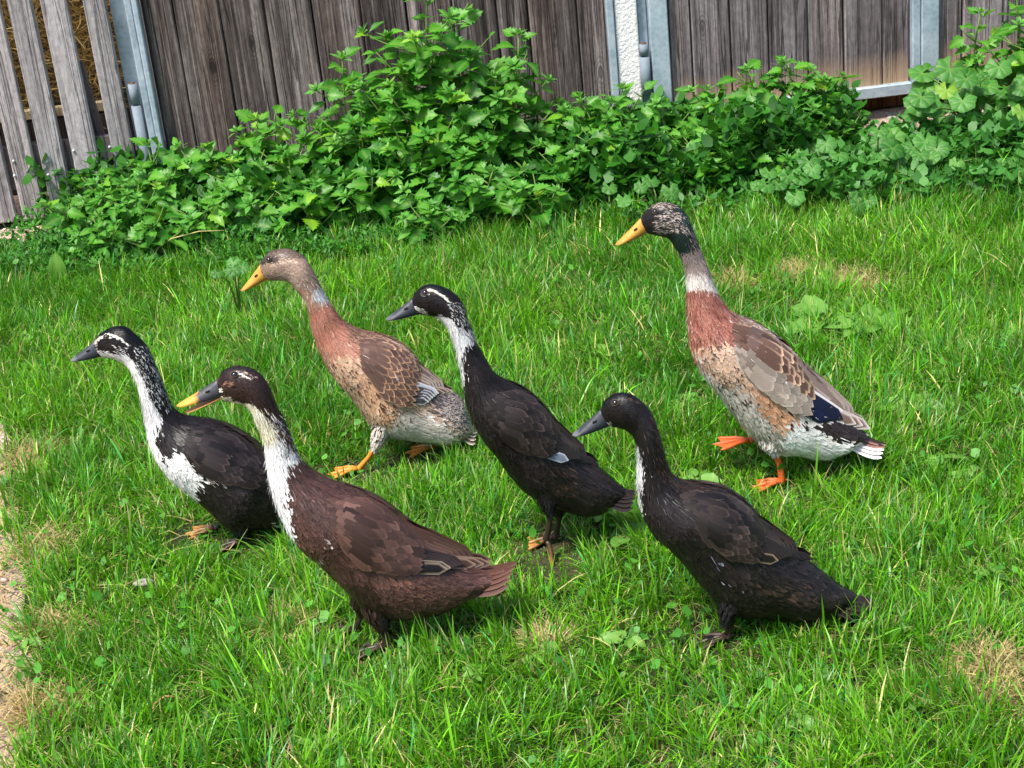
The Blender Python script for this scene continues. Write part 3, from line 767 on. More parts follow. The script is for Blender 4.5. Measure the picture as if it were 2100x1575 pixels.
    def tail(s, base_top, base_bot, tip, c1, c2, n=9, spread=0.030, droop=0.3):
        bt, bb, tp = s.p2(base_top), s.p2(base_bot), s.p2(tip)
        c = (bt + bb) / 2
        to = None
        for k in range(n):
            f = (k / (n - 1)) * 2 - 1
            b0 = bt * (0.62 - 0.3 * abs(f)) + bb * (0.38 + 0.3 * abs(f)); d = tp - b0
            e = b0 + d * (1 - 0.22 * abs(f)) + np.array([0, -0.014 * abs(f) ** 1.5])
            V, E = [], []
            y0, y1 = f * 0.018, f * spread
            wd = 0.031
            for r in range(7):
                t = r / 6; p = b0 + (e - b0) * t; y = y0 + (y1 - y0) * t
                wv = (0.7 + 0.3 * math.sin(math.pi * min(t * 1.1, 1))) * (1 if t < 0.6 else math.sqrt(max(0.015, 1 - ((t - .6) / .4) ** 1.7)))
                for cc in (-1, -.5, 0, .5, 1):
                    V.append((p[0] + 0.0, y + cc * wv * wd / 2, p[1] + 0.002 * (1 - abs(cc)) + 0.006 * (1 - abs(f)) * (1 - t) - 0.3 * abs(cc) * wv * wd / 2))
                    E.append(abs(cc) * (0.6 + 0.4 * t))
            Fc = [(r * 5 + q, r * 5 + q + 1, (r + 1) * 5 + q + 1, (r + 1) * 5 + q) for r in range(6) for q in range(4)]
            o = mesh_obj('tail_feather', V, Fc, M['flight'], s.root)
            a, b_ = (c1(f), c2(f)) if callable(c1) else (c1, c2)
            s.add_attr(o, np.array(a) * random.uniform(.92, 1.08), np.array(b_), E); s.set_nrm(o, np.tile(np.array([-0.25, f * 0.7, 0.75]), (len(V), 1)))
    def bill(s, bt, bb, tip, mat, gape=0.0, lower_mat=None, w0=0.0105, nostril=0.36):
        bt, bb, tp = s.p2(bt), s.p2(bb), s.p2(tip)
        c0 = (bt + bb) / 2; ax = tp - c0; L = np.linalg.norm(ax); ax /= L
        up = np.array([-ax[1], ax[0]]); up *= np.sign(up @ (bt - bb))
        hT = (bt - c0) @ up; xT = (bt - c0) @ ax; hB = (bb - c0) @ up; xB = (bb - c0) @ ax
        NS_, NA = 16, 16
        def mand(name, lower):
            V, al = [], []
            for i in range(NS_):
                t = i / (NS_ - 1)
                top = hT * (1 - t) ** 1.45 + 0.0022 * t ** 0.5 * (1 - t ** 6); edge = hB * (1 - t) ** 0.9 * 0.78 - 0.0012 * t
                x_top = xT + (L - xT) * t; x_ed = xB - 0.004 + (L - xB + 0.004) * t
                wd = w0 * (0.86 + 0.2 * math.sin(math.pi * min(1, t * 1.05)) + 0.14 * t) * (1.0 if t < 0.78 else math.sqrt(max(0.004, 1 - ((t - 0.78) / 0.222) ** 2)))
                for k in range(NA):
                    a = 2 * math.pi * k / NA; cs, sn = math.cos(a), math.sin(a)
                    if not lower:
                        hh = (edge + (top - edge) * max(cs, 0) ** 0.8) if cs > 0 else edge + 0.0012 * cs
                        m_ = max(cs, 0); xx = x_ed + (x_top - x_ed) * m_
                        V.append((xx, wd * sn * (1.0 if cs < 0.2 else 1 - 0.25 * (cs - 0.2)), hh))
                    else:
                        e2 = edge - 0.0012; g = -gape * (t * L)
                        hh = e2 + g - 0.0007 + (0.0008 * cs if cs > 0 else 0.0042 * cs * (1 - 0.75 * t))
                        V.append((x_ed * 1.0 - 0.003 * t - (0.004 if gape else 0.0015) * t, wd * 0.88 * sn, hh))
                    al.append(t)
            Fc = [(i * NA + k, i * NA + (k + 1) % NA, (i + 1) * NA + (k + 1) % NA, (i + 1) * NA + k) for i in range(NS_ - 1) for k in range(NA)]
            Fc += [tuple(range(NA))[::-1], tuple(range((NS_ - 1) * NA, NS_ * NA))]
            VV = [(c0[0] + ax[0] * x + up[0] * h, y, c0[1] + ax[1] * x + up[1] * h) for x, y, h in V]
            o = mesh_obj(name, VV, Fc, (lower_mat or mat) if lower else mat, s.root)
            at = o.data.attributes.new('along', 'FLOAT', 'POINT'); at.data.foreach_set('value', np.array(al, np.float32))
            return o
        bo = mand('bill', False); mand('lower_bill', True)
        # nail at the tip and nostrils
        for sg in (1, -1):
            t = nostril; x = xT + (L - xT) * t * 0.62 + 0.004; h = hT * (1 - t) ** 1.45 * 0.62
            P0 = np.array([c0[0] + ax[0] * x + up[0] * h, sg * w0 * 0.80, c0[1] + ax[1] * x + up[1] * h])
            V = []; Fc = []
            for i in range(5):
                ph = math.pi * i / 4
                for k in range(8):
                    a = 2 * math.pi * k / 8
                    l0 = 0.0042 * math.cos(a) * math.sin(ph); l1 = 0.0019 * math.sin(a) * math.sin(ph); l2 = 0.0016 * math.cos(ph)
                    V.append((P0[0] + ax[0] * l0 + up[0] * l1, P0[1] + l2 * sg, P0[2] + ax[1] * l0 + up[1] * l1))
            Fc = [(i * 8 + k, i * 8 + (k + 1) % 8, (i + 1) * 8 + (k + 1) % 8, (i + 1) * 8 + k) for i in range(4) for k in range(8)]
            mesh_obj('nostril', V, Fc, M['nostril'], bo)
    def eyes(s, p, r=0.0052, ring='eye_ring_dark'):
        for side in (1, -1):
            P, N = s.on_side(s.p2(p), 0.0012, side)
            V, Fc = [], []
            N = N / np.linalg.norm(N); C = P - N * r * 0.30; s.eye_pts.append(P)
            for i in range(9):
                ph = math.pi * i / 8
                for k in range(14):
                    a = 2 * math.pi * k / 14
                    V.append(C + r * np.array([math.sin(ph) * math.cos(a), math.cos(ph), math.sin(ph) * math.sin(a)]))
            Fc = [(i * 14 + k, i * 14 + (k + 1) % 14, (i + 1) * 14 + (k + 1) % 14, (i + 1) * 14 + k) for i in range(8) for k in range(14)]
            e = mesh_obj('eye', V, Fc, M['eye'], s.root)
            a = np.cross(N, [0, 0, 1.0]); a /= np.linalg.norm(a); b_ = np.cross(N, a)
            V, Fc = [], []
            for k in range(18):
                th = 2 * math.pi * k / 18; rd = a * math.cos(th) * 1.12 + b_ * math.sin(th) * 0.95
                for m_ in range(6):
                    ps = 2 * math.pi * m_ / 6
                    V.append(P + N * (0.0010 + 0.0007 * math.sin(ps)) + rd * (r * 0.96 + 0.0007 * math.cos(ps)))
            Fc = [(k * 6 + m_, k * 6 + (m_ + 1) % 6, ((k + 1) % 18) * 6 + (m_ + 1) % 6, ((k + 1) % 18) * 6 + m_) for k in range(18) for m_ in range(6)]
            mesh_obj('eyelid', V, Fc, M[ring], e)
    def leg(s, hip, hock, ankle, toe, lat, mat, thigh_col, ground_foot=True, thigh_r=0.022, shank_r=0.0052, splay=0.42, toe_len=0.058):
        H = s.px(*hip, lat * 0.85); K = s.px(*hock, lat); A = s.px(*ankle, lat); Tt = s.px(*toe, lat)
        if ground_foot:
            A = np.array([A[0], lat, 0.012]); Tt = np.array([Tt[0], lat, 0.006])
        d = Tt - A; d /= np.linalg.norm(d)
        # feathered thigh, its small feathers joined to the plumage
        ctr = H + (H - K) * 0.5
        tt = (0, .25, .5, .72, .9, 1.02); rr = [thigh_r * k for k in (0.9, 1.0, .84, .58, .38, .26)]
        V, Fc = tube_vf([tuple(ctr + (K - ctr) * t) for t in tt], rr, 14)
        t_ = mesh_obj('thigh', V, Fc, M['plumage'], s.root); n = len(V)
        s.add_attr(t_, np.tile(np.array(thigh_col), (n, 1)), np.array(thigh_col), np.zeros(n))
        n = 420; ts = rng.random(n) ** .8; th = rng.uniform(0, 6.283, n); dv = (K - ctr) / np.linalg.norm(K - ctr)
        e1 = np.cross(dv, [0.3, 1, .1]); e1 /= np.linalg.norm(e1); e2 = np.cross(dv, e1)
        Nn = np.cos(th)[:, None] * e1 + np.sin(th)[:, None] * e2
        Pp = ctr + (K - ctr) * ts[:, None] + Nn * np.interp(ts, tt, rr)[:, None]
        s.extra.append(((Pp, Nn, np.tile(dv, (n, 1))), .010, .0035, .08, .002, thigh_col))
        mid = (K + A) / 2 + np.array([-0.002, 0, 0])
        back = A - d * 0.004
        pts = [K + (H - K) * 0.12, K, K + (A - K) * 0.15, mid, K + (A - K) * 0.88, A, A + d * 0.006]
        lg = VF().add(tube_vf([tuple(p) for p in pts], [shank_r * k for k in (0.9, 1.32, 1.1, 0.9, 1.05, 1.25, 0.9)], 10))
        o = mesh_obj('leg', lg.V, lg.F, mat, s.root)
        at = o.data.attributes.new('along', 'FLOAT', 'POINT'); at.data.foreach_set('value', np.repeat(np.linspace(0, 0.6, 7), 10).astype(np.float32))
        # webbed foot
        up = np.array([0, 0, 1.0]); up = up - d * (up @ d); up /= np.linalg.norm(up); lt = np.cross(up, d)
        vf = VF(); al = []
        tips = []
        for ang, ln in ((-splay, 0.90), (0, 1.0), (splay, 0.92)):
            dd = d * math.cos(ang) + lt * math.sin(ang)
            pp_ = [A + dd * toe_len * ln * f + up * (0.003 * math.sin(math.pi * min(f * 1.3, 1)) if f < 0.77 else 0) for f in (0.02, .25, .5, .75, .93, 1.04)]
            vf.add(tube_vf([tuple(p) for p in pp_], [.0046, .0042, .0038, .0036, .003, .0009], 8)); al += list(np.repeat(np.linspace(.5, 1.0, 6), 8)); tips.append(pp_)
        for i in (0, 1):
            rowsV = []
            for r in range(6):
                f = (0.02, .25, .5, .75, .93, .97)[r]
                for c in range(5):
                    w_ = c / 4; p = tips[i][r] * (1 - w_) + tips[i + 1][r] * w_
                    sc_ = 1 - 0.16 * math.sin(math.pi * w_) * f ** 2
                    rowsV.append(tuple(A + (p - A) * sc_ - up * 0.0016 * math.sin(math.pi * w_)))
            vf.add((rowsV, [(r * 5 + c, r * 5 + c + 1, (r + 1) * 5 + c + 1, (r + 1) * 5 + c) for r in range(5) for c in range(4)]))
            al += list(np.repeat(np.linspace(.5, 1, 6), 5))
        bk = -d * 0.8 - up * 0.35; vf.add(tube_vf([tuple(A), tuple(A + bk * 0.007 + up * 0.004), tuple(A + bk * 0.015 + up * .003)], [.003, .0026, .0008], 6)); al += [0.6] * 18
        fo = mesh_obj('foot', vf.V, vf.F, mat, o)
        at = fo.data.attributes.new('along', 'FLOAT', 'POINT'); at.data.foreach_set('value', np.array(al, np.float32))
    def fuzz(s): pass

def blend(a, b_, f):
    f = np.asarray(f)[:, None]; return np.asarray(a) * (1 - f) + np.asarray(b_) * f
class Paint:
    """stack of side-view patches, all in the duck's own side-view coordinates"""
    def __init__(s, duck, base, edge=None):
        s.d = duck; s.base = np.array(base); s.edge = np.array(edge if edge is not None else base); s.ops = []
    def poly(s, pts, c, e=None, amt=1.0): s.ops.append(('poly', s.d.poly(pts), np.array(c), np.array(e if e is not None else c), amt)); return s
    def line(s, pts, r_px, c, e=None, amt=1.0): s.ops.append(('line', s.d.poly(pts), np.array(c), np.array(e if e is not None else c), amt, r_px / 1100.0)); return s
    def spots(s, pts, c, scale=90.0, thr=0.66): s.ops.append(('spots', s.d.poly(pts), np.array(c), None, 1.0, scale, thr)); return s
    def __call__(s, q, P, rnd):
        n = len(q); A = np.tile(s.base, (n, 1)); E = np.tile(s.edge, (n, 1))
        r = rng.random(n) if rnd is None else rnd
        hb = rnd is None
        for op in s.ops:
            if op[0] == 'poly': m = inpoly(q[:, 0], q[:, 1], op[1])
            elif op[0] == 'line': m = polydist(q, op[1]) < op[5]
            else:
                m = inpoly(q[:, 0], q[:, 1], op[1])
                if not hb: m &= vnoise(q[:, 0] * op[5], q[:, 1] * op[5], 3.3) > op[6]
                else: m[:] = False
            if op[4] < 1: 
                if hb: 
                    A[m] = A[m] * (1 - op[4]) + op[2] * op[4]; continue
                m &= rng.random(n) < op[4]
            A[m] = op[2]
            if op[3] is not None: E[m] = op[3]
            else: E[m] = op[2] * .5 + E[m] * .5
        return A, E
# ------------------------------------------------------------------ the six ducks
KW = [(0, .56), (1, .62), (3, .70), (5, .74), (8, .92), (11, .95), (13, .95), (16, .86), (19, .86), (21, 1.0), (23, 1.55)]
def spec(head_n=3400, neck_n=3200, body_n=5200, big=1.0):
    return [(6500, 0.0, 0.30, 0.0055, 0.0015, 0.06, 0.0008),
            (8200, 0.27, 0.52, 0.0080, 0.0022, 0.055, 0.0022),
            (4200, 0.48, 0.66, 0.0125 * big, 0.0056 * big, 0.050, 0.0030),
            (int(body_n * .95), 0.60, 0.90, 0.0165 * big, 0.0076 * big, 0.048, 0.0030),
            (1700, 0.84, 1.0, 0.0175 * big, 0.0074 * big, 0.05, 0.0030),
            (900, 0.25, 0.55, 0.0120, 0.0008, 0.26, 0.003), (1500, 0.50, 0.97, 0.0170, 0.0010, 0.24, 0.003)]
BLACK, BLACK2, BROWNBLK = S(22, 18, 20), S(40, 33, 32), S(48, 37, 33)
CROWN = S(15, 18, 22)
WHITE, CREAM = S(238, 238, 240), S(232, 226, 196)

# --- leftmost black duck with a white neck and breast
def duck_white_breast():
    d = Duck((500, 1122), 0.03, 'black duck with white neck, white breast patch and white eye stripe', 0.0); d.var, d.jit = 0.32, 1.0
    pairs = [((193, 698), (204, 729)), ((201, 688), (215, 733)), ((215, 677), (230, 735)), ((234, 669), (243, 740)), ((257, 670), (254, 746)),
             ((278, 685), (264, 757)), ((294, 700), (272, 770)), ((308, 722), (279, 786)), ((320, 748), (285, 806)), ((331, 774), (290, 830)),
             ((343, 806), (294, 856)), ((354, 832), (299, 885)), ((375, 850), (308, 918)), ((405, 856), (324, 952)), ((438, 863), (350, 984)),
             ((470, 874), (384, 1012)), ((500, 890), (425, 1046)), ((527, 910), (465, 1080)), ((552, 936), (510, 1085)), ((580, 965), (555, 1083)),
             ((608, 990), (595, 1078)), ((632, 1010), (625, 1062)), ((648, 1022), (645, 1048))]
    P = Paint(d, BLACK, BLACK2)
    P.poly([(185, 690), (215, 655), (265, 655), (300, 690), (280, 705), (240, 690), (205, 690)], CROWN)
    P.poly([(275, 715), (305, 708), (352, 800), (362, 840), (330, 845), (318, 815), (296, 775), (280, 748)], WHITE, amt=0.22)
    P.poly([(200, 720), (214, 722), (232, 728), (258, 730), (274, 742), (288, 764), (300, 792), (308, 815), (322, 840), (334, 862), (328, 884), (322, 915), (300, 925),
            (280, 880), (275, 800), (262, 765), (240, 750), (200, 740)], WHITE)
    P.poly([(300, 900), (322, 905), (330, 935), (350, 940), (372, 930), (390, 938), (404, 962), (415, 980), (404, 1012), (396, 1040), (372, 1020), (320, 970), (295, 920)], WHITE)
    P.poly([(325, 930), (345, 925), (352, 950), (340, 955)], BLACK, amt=0.6)
    P.line([(198, 716), (197, 702), (203, 697), (213, 691), (222, 687), (236, 692), (250, 700), (264, 711)], 2.4, S(226, 222, 212))
    P.line([(212, 694), (220, 698), (228, 695)], 1.4, S(226, 222, 212))
    P.poly([(235, 712), (262, 718), (268, 738), (240, 735)], WHITE, amt=0.25)
    P.line([(424, 986), (445, 984), (466, 989)], 7, S(186, 172, 168), amt=0.8)
    P.line([(562, 1075), (575, 1078)], 6, S(200, 196, 190), amt=.6)
    d.body(pairs, KW[:-2] + [(20, 1.0), (22, 1.55)], P)
    d.plumage(spec())
    wc = lambda k, a, b: {'covert': (S(31, 25, 25), S(61, 49, 48)), 'scapular': (S(30, 24, 25), S(66, 55, 53)), 'tertial': (S(31, 25, 25), S(72, 59, 55)),
                          'secondary': (S(25, 21, 23), S(60, 51, 48)), 'primary': (S(24, 20, 20), S(43, 36, 34))}[k]
    d.wing([(392, 885), (450, 874), (505, 895), (545, 932), (600, 985), (640, 1015)], [(380, 930), (420, 976), (470, 992), (540, 1000), (600, 1010), (640, 1018)], wc)
    d.tail((632, 1010), (625, 1062), (700, 1040), S(28, 23, 23), S(47, 39, 37))
    d.bill((193, 699), (205, 729), (145, 738), M['bill_slate'])
    d.eyes((220, 693), r=0.0044)
    d.leg((492, 1070), (500, 1098), (502, 1125), (455, 1128), 0.030, M['leg_dark'], BLACK)
    d.leg((470, 1045), (462, 1052), (440, 1066), (372, 1078), -0.035, M['leg_dusky'], BLACK)
    d.finish(); return d

# --- brown duck with the two-tone bill
def duck_brown():
    d = Duck((792, 1338), 0.028, 'chocolate brown duck with cream-white front neck and half-orange open bill', 0.0); d.var, d.jit = 0.26, 1.0
    pairs = [((447, 777), (455, 820)), ((455, 762), (462, 823)), ((470, 753), (478, 826)), ((490, 750), (492, 830)), ((512, 753), (503, 834)), ((533, 765), (511, 843)),
             ((549, 785), (517, 853)), ((560, 810), (523, 866)), ((570, 834), (530, 880)), ((583, 860), (536, 897)), ((597, 893), (542, 918)), ((610, 930), (546, 952)),
             ((630, 957), (553, 990)), ((662, 979), (563, 1030)), ((705, 998), (580, 1072)), ((748, 1013), (606, 1112)), ((791, 1035), (645, 1148)), ((830, 1064), (690, 1193)),
             ((865, 1090), (735, 1238)), ((897, 1110), (785, 1262)), ((920, 1126), (840, 1264)), ((945, 1140), (890, 1257)), ((970, 1150), (940, 1237)), ((992, 1157), (980, 1220))]
    BR, BR2 = S(65, 44, 41), S(86, 61, 54)
    P = Paint(d, BR, BR2)
    P.poly([(440, 840), (440, 740), (560, 740), (590, 860), (600, 905), (560, 870), (530, 845), (500, 838)], S(47, 32, 29), S(61, 42, 38))
    P.poly([(430, 780), (460, 740), (520, 735), (550, 770), (500, 765), (455, 772)], S(42, 33, 35))
    P.poly([(460, 785), (482, 785), (480, 800), (458, 800)], S(150, 110, 90), amt=0.35)
    P.poly([(498, 830), (520, 834), (548, 856), (560, 882), (574, 905), (592, 924), (607, 934), (613, 950), (601, 962), (592, 975), (590, 1000), (596, 1015),
            (590, 1035), (598, 1050), (602, 1075), (606, 1125), (580, 1100), (545, 1040), (530, 950), (525, 900), (505, 850)], WHITE)
    P.poly([(498, 830), (520, 834), (548, 856), (562, 884), (570, 915), (520, 920), (505, 850)], CREAM)
    P.poly([(545, 850), (575, 860), (600, 905), (625, 950), (605, 950), (580, 915), (560, 885)], S(206, 200, 196), amt=0.22)
    P.poly([(575, 905), (600, 930), (595, 1050), (585, 1060), (588, 960)], BR, amt=0.15)
    P.line([(445, 781), (443, 792), (444, 800)], 3.6, CREAM); P.line([(447, 804), (455, 804)], 3.5, CREAM)
    P.line([(455, 818), (473, 822)], 3.2, CREAM); P.line([(470, 826), (490, 830), (506, 838)], 2.5, CREAM)
    P.line([(486, 766), (493, 770), (502, 775), (514, 781)], 1.5, S(214, 206, 196))
    P.line([(500, 765), (525, 777)], 0.9, S(170, 150, 136))
    P.line([(665, 1112), (672, 1122)], 3, S(200, 190, 186), amt=.7); P.line([(648, 1150), (672, 1160)], 2.5, S(180, 166, 160), amt=.6)
    P.poly([(770, 1175), (840, 1180), (880, 1210), (860, 1235), (800, 1215)], S(95, 63, 54), S(114, 80, 70), amt=.7)
    P.poly([(700, 1200), (760, 1200), (830, 1290), (760, 1300)], S(49, 33, 30))
    d.body(pairs, KW, P); d.plumage(spec(3600, 3400, 6000))
    def wc(k, a, b):
        return {'covert': (S(72, 51, 45), S(95, 68, 59)), 'scapular': (S(68, 49, 44), S(98, 73, 65)), 'tertial': (S(75, 54, 47), S(103, 79, 68)),
                'secondary': ((S(22, 17, 21), S(150, 132, 116)) if b > 0.86 else (S(26, 20, 22), S(65, 51, 47))), 'primary': (S(66, 47, 42), S(150, 124, 108))}[k]
    d.wing([(670, 1032), (740, 1024), (800, 1050), (860, 1092), (920, 1130), (975, 1152)], [(690, 1095), (720, 1140), (765, 1172), (830, 1176), (900, 1172), (980, 1160)], wc)
    d.tail((970, 1152), (965, 1225), (1060, 1154), S(84, 56, 47), S(116, 84, 72), spread=0.034)
    d.bill((447, 777), (455, 812), (362, 831), M['bill_twotone'], gape=0.17, lower_mat=M['bill_orange'], w0=0.0112)
    d.eyes((483, 772), r=0.0050, ring='eye_ring_dark')
    d.leg((770, 1245), (784, 1287), (792, 1338), (735, 1345), 0.028, M['leg_dark'], S(49, 33, 30), thigh_r=0.024)
    d.leg((745, 1225), (742, 1250), (728, 1290), (660, 1300), -0.034, M['leg_dark'], S(49, 33, 30))
    d.finish(); return d

# --- fawn duck (rust breast, grey head, yellow bill)
def duck_fawn():
    d = Duck((738, 972), 0.034, 'fawn duck with grey-brown head, pinkish rust breast and white nape mark', 0.0); d.var, d.jit = 0.14, 1.9
    pairs = [((533, 543), (545, 573)), ((538, 531), (553, 575)), ((550, 518), (566, 575)), ((568, 511), (580, 576)), ((590, 510), (593, 580)), ((610, 517), (603, 590)),
             ((627, 530), (612, 601)), ((641, 552), (621, 613)), ((655, 579), (628, 628)), ((668, 606), (633, 647)), ((684, 630), (637, 672)), ((703, 656), (645, 697)),
             ((726, 671), (655, 722)), ((755, 682), (669, 749)), ((785, 690), (687, 778)), ((812, 701), (708, 803)), ((838, 717), (730, 832)), ((859, 740), (755, 866)),
             ((878, 768), (790, 890)), ((900, 786), (830, 900)), ((922, 798), (870, 906)), ((943, 815), (908, 912)), ((958, 842), (935, 906)), ((966, 862), (953, 898))]
    P = Paint(d, S(158, 132, 116), S(196, 172, 152))
    P.poly([(500, 600), (520, 500), (640, 490), (690, 620), (640, 640), (615, 620)], S(166, 142, 126), S(124, 102, 90))
    P.poly([(520, 545), (540, 500), (600, 495), (635, 525), (610, 535), (570, 530), (545, 540)], S(104, 88, 80), S(140, 120, 106))
    P.line([(538, 538), (552, 533), (566, 534)], 7, S(78, 66, 60))
    P.line([(560, 545), (585, 540), (605, 540)], 4, S(206, 182, 160), amt=.6)
    P.poly([(560, 565), (600, 560), (620, 590), (600, 600), (580, 585)], S(186, 164, 150), amt=.6)
    P.poly([(610, 600), (690, 600), (760, 690), (735, 770), (690, 800), (655, 740), (620, 640)], S(158, 100, 82), S(192, 148, 126))
    P.poly([(620, 600), (655, 600), (680, 625), (640, 640), (622, 625)], S(176, 136, 114), S(210, 184, 164))
    P.poly([(638, 606), (650, 594), (674, 592), (684, 616), (664, 624), (644, 618)], WHITE)
    P.poly([(700, 650), (745, 670), (800, 690), (760, 730), (720, 700)], S(96, 72, 62), S(188, 150, 126))
    P.poly([(665, 735), (735, 735), (800, 830), (825, 870), (800, 890), (740, 860), (690, 790)], S(186, 150, 122), S(206, 180, 156))
    P.poly([(720, 760), (770, 780), (810, 845), (805, 880), (770, 850), (735, 800)], S(186, 140, 108), S(206, 172, 142))
    P.spots([(670, 740), (770, 740), (815, 850), (810, 885), (750, 865), (680, 790)], S(84, 56, 44), 165, 0.66)
    P.poly([(735, 855), (790, 885), (825, 850), (880, 850), (910, 880), (945, 905), (900, 930), (760, 940)], S(198, 188, 180), S(216, 208, 202))
    P.poly([(870, 770), (905, 780), (950, 805), (975, 850), (955, 880), (920, 880), (885, 845), (868, 810)], S(70, 62, 64), S(168, 158, 152))
    P.poly([(930, 880), (980, 870), (970, 915), (930, 915)], S(120, 108, 98), S(176, 164, 148))
    d.body(pairs, KW, P); d.plumage(spec(3600, 3600, 5600, 0.95))
    def wc(k, a, b):
        return {'covert': (S(92, 70, 62), S(198, 154, 124)), 'scapular': (S(98, 74, 66), S(202, 160, 130)),
                'tertial': (S(116, 98, 90), S(206, 190, 176)), 'secondary': ((S(64, 62, 70), S(216, 216, 220)) if b > .6 else (S(176, 180, 190), S(226, 226, 228))),
                'primary': (S(88, 72, 64), S(196, 176, 160))}[k]
    d.wing([(735, 702), (790, 699), (840, 724), (868, 765), (893, 790), (912, 800)], [(742, 755), (775, 795), (803, 828), (850, 836), (888, 822), (913, 806)], wc)
    d.tail((955, 842), (940, 900), (980, 882), S(96, 82, 74), S(214, 204, 192), spread=0.034)
    d.bill((533, 543), (545, 573), (493, 596), M['bill_yellow'], lower_mat=M['bill_yellow_low'])
    d.eyes((553, 535), r=0.0048)
    d.leg((788, 868), (770, 917), (738, 972), (666, 962), 0.034, M['leg_amber'], S(196, 186, 176), thigh_r=0.023, toe_len=0.062)
    d.leg((865, 880), (880, 908), (893, 950), (842, 950), -0.030, M['leg_amber'], S(196, 186, 176), thigh_r=0.018)
    d.finish(); return d

# --- black duck with a white throat line, walking in the middle
def duck_white_throat():
    d = Duck((1126, 1150), 0.030, 'black duck with narrow white throat, white eye stripe and small pale wing bar', 0.0); d.var, d.jit = 0.34, 1.0
    pairs = [((846, 610), (853, 643)), ((851, 601), (863, 645)), ((862, 590), (876, 647)), ((880, 583), (888, 650)), ((902, 585), (900, 656)), ((922, 594), (910, 666)),
             ((939, 607), (918, 677)), ((951, 626), (925, 691)), ((960, 652), (931, 708)), ((970, 677), (937, 731)), ((981, 706), (943, 763)), ((996, 732), (949, 794)),
             ((1015, 764), (955, 828)), ((1045, 783), (967, 862)), ((1076, 799), (986, 898)), ((1104, 821), (1010, 928)), ((1129, 848), (1037, 966)), ((1150, 876), (1066, 1000)),
             ((1170, 903), (1103, 1024)), ((1192, 926), (1145, 1042)), ((1216, 945), (1186, 1055)), ((1238, 964), (1222, 1053)), ((1256, 980), (1248, 1037)), ((1270, 993), (1266, 1026))]
    P = Paint(d, BLACK, S(38, 31, 30))
    P.poly([(840, 610), (860, 575), (920, 575), (945, 605), (910, 605), (870, 598)], CROWN)
    P.poly([(915, 625), (950, 620), (985, 700), (960, 710), (935, 680)], S(214, 212, 210), amt=0.25)
    P.poly([(940, 675), (972, 680), (984, 704), (960, 712)], S(214, 212, 210), amt=0.5)
    P.poly([(893, 652), (912, 652), (930, 660), (948, 682), (960, 695), (974, 706), (958, 713), (951, 735), (950, 760), (954, 782), (949, 802), (935, 770), (920, 700), (905, 672)], WHITE)
    P.line([(868, 602), (872, 597), (882, 597), (895, 602), (908, 610), (920, 621)], 2.0, S(220, 214, 200))
    P.line([(866, 606), (874, 609), (880, 604)], 1.4, S(200, 194, 178))
    P.line([(849, 630), (856, 636), (866, 640), (874, 644)], 3.0, S(226, 220, 206), amt=.8)
    P.poly([(1080, 850), (1130, 870), (1160, 930), (1100, 910)], BROWNBLK, amt=.4)
    P.poly([(1120, 960), (1180, 960), (1180, 1020), (1130, 1020)], S(47, 34, 30), amt=.5)
    d.body(pairs, KW, P); d.plumage(spec(3400, 3400, 6000))
    def wc(k, a, b):
        return {'covert': (S(33, 27, 26), S(65, 53, 49)), 'scapular': (S(31, 25, 25), S(70, 59, 55)), 'tertial': (S(34, 28, 27), S(74, 62, 57)),
                'secondary': ((S(112, 120, 138), S(186, 194, 206)) if b > 0.9 else (S(27, 23, 23), S(51, 44, 43))), 'primary': (S(27, 23, 23), S(47, 40, 37))}[k]
    d.wing([(990, 828), (1050, 803), (1105, 832), (1145, 880), (1180, 925), (1205, 945)], [(1010, 880), (1048, 912), (1100, 934), (1150, 945), (1185, 950), (1207, 950)], wc)
    d.tail((1252, 982), (1246, 1040), (1305, 1009), S(34, 28, 26), S(53, 44, 40))
    d.bill((846, 611), (853, 643), (791, 654), M['bill_slate'])
    d.eyes((873, 603))
    d.leg((1120, 1010), (1128, 1050), (1120, 1105), (1134, 1158), 0.030, M['leg_dusky'], BLACK, ground_foot=False, thigh_r=0.020)
    d.leg((1150, 1020), (1147, 1050), (1138, 1100), (1090, 1112), -0.032, M['leg_dusky'], BLACK, thigh_r=0.018)
    d.finish(); return d

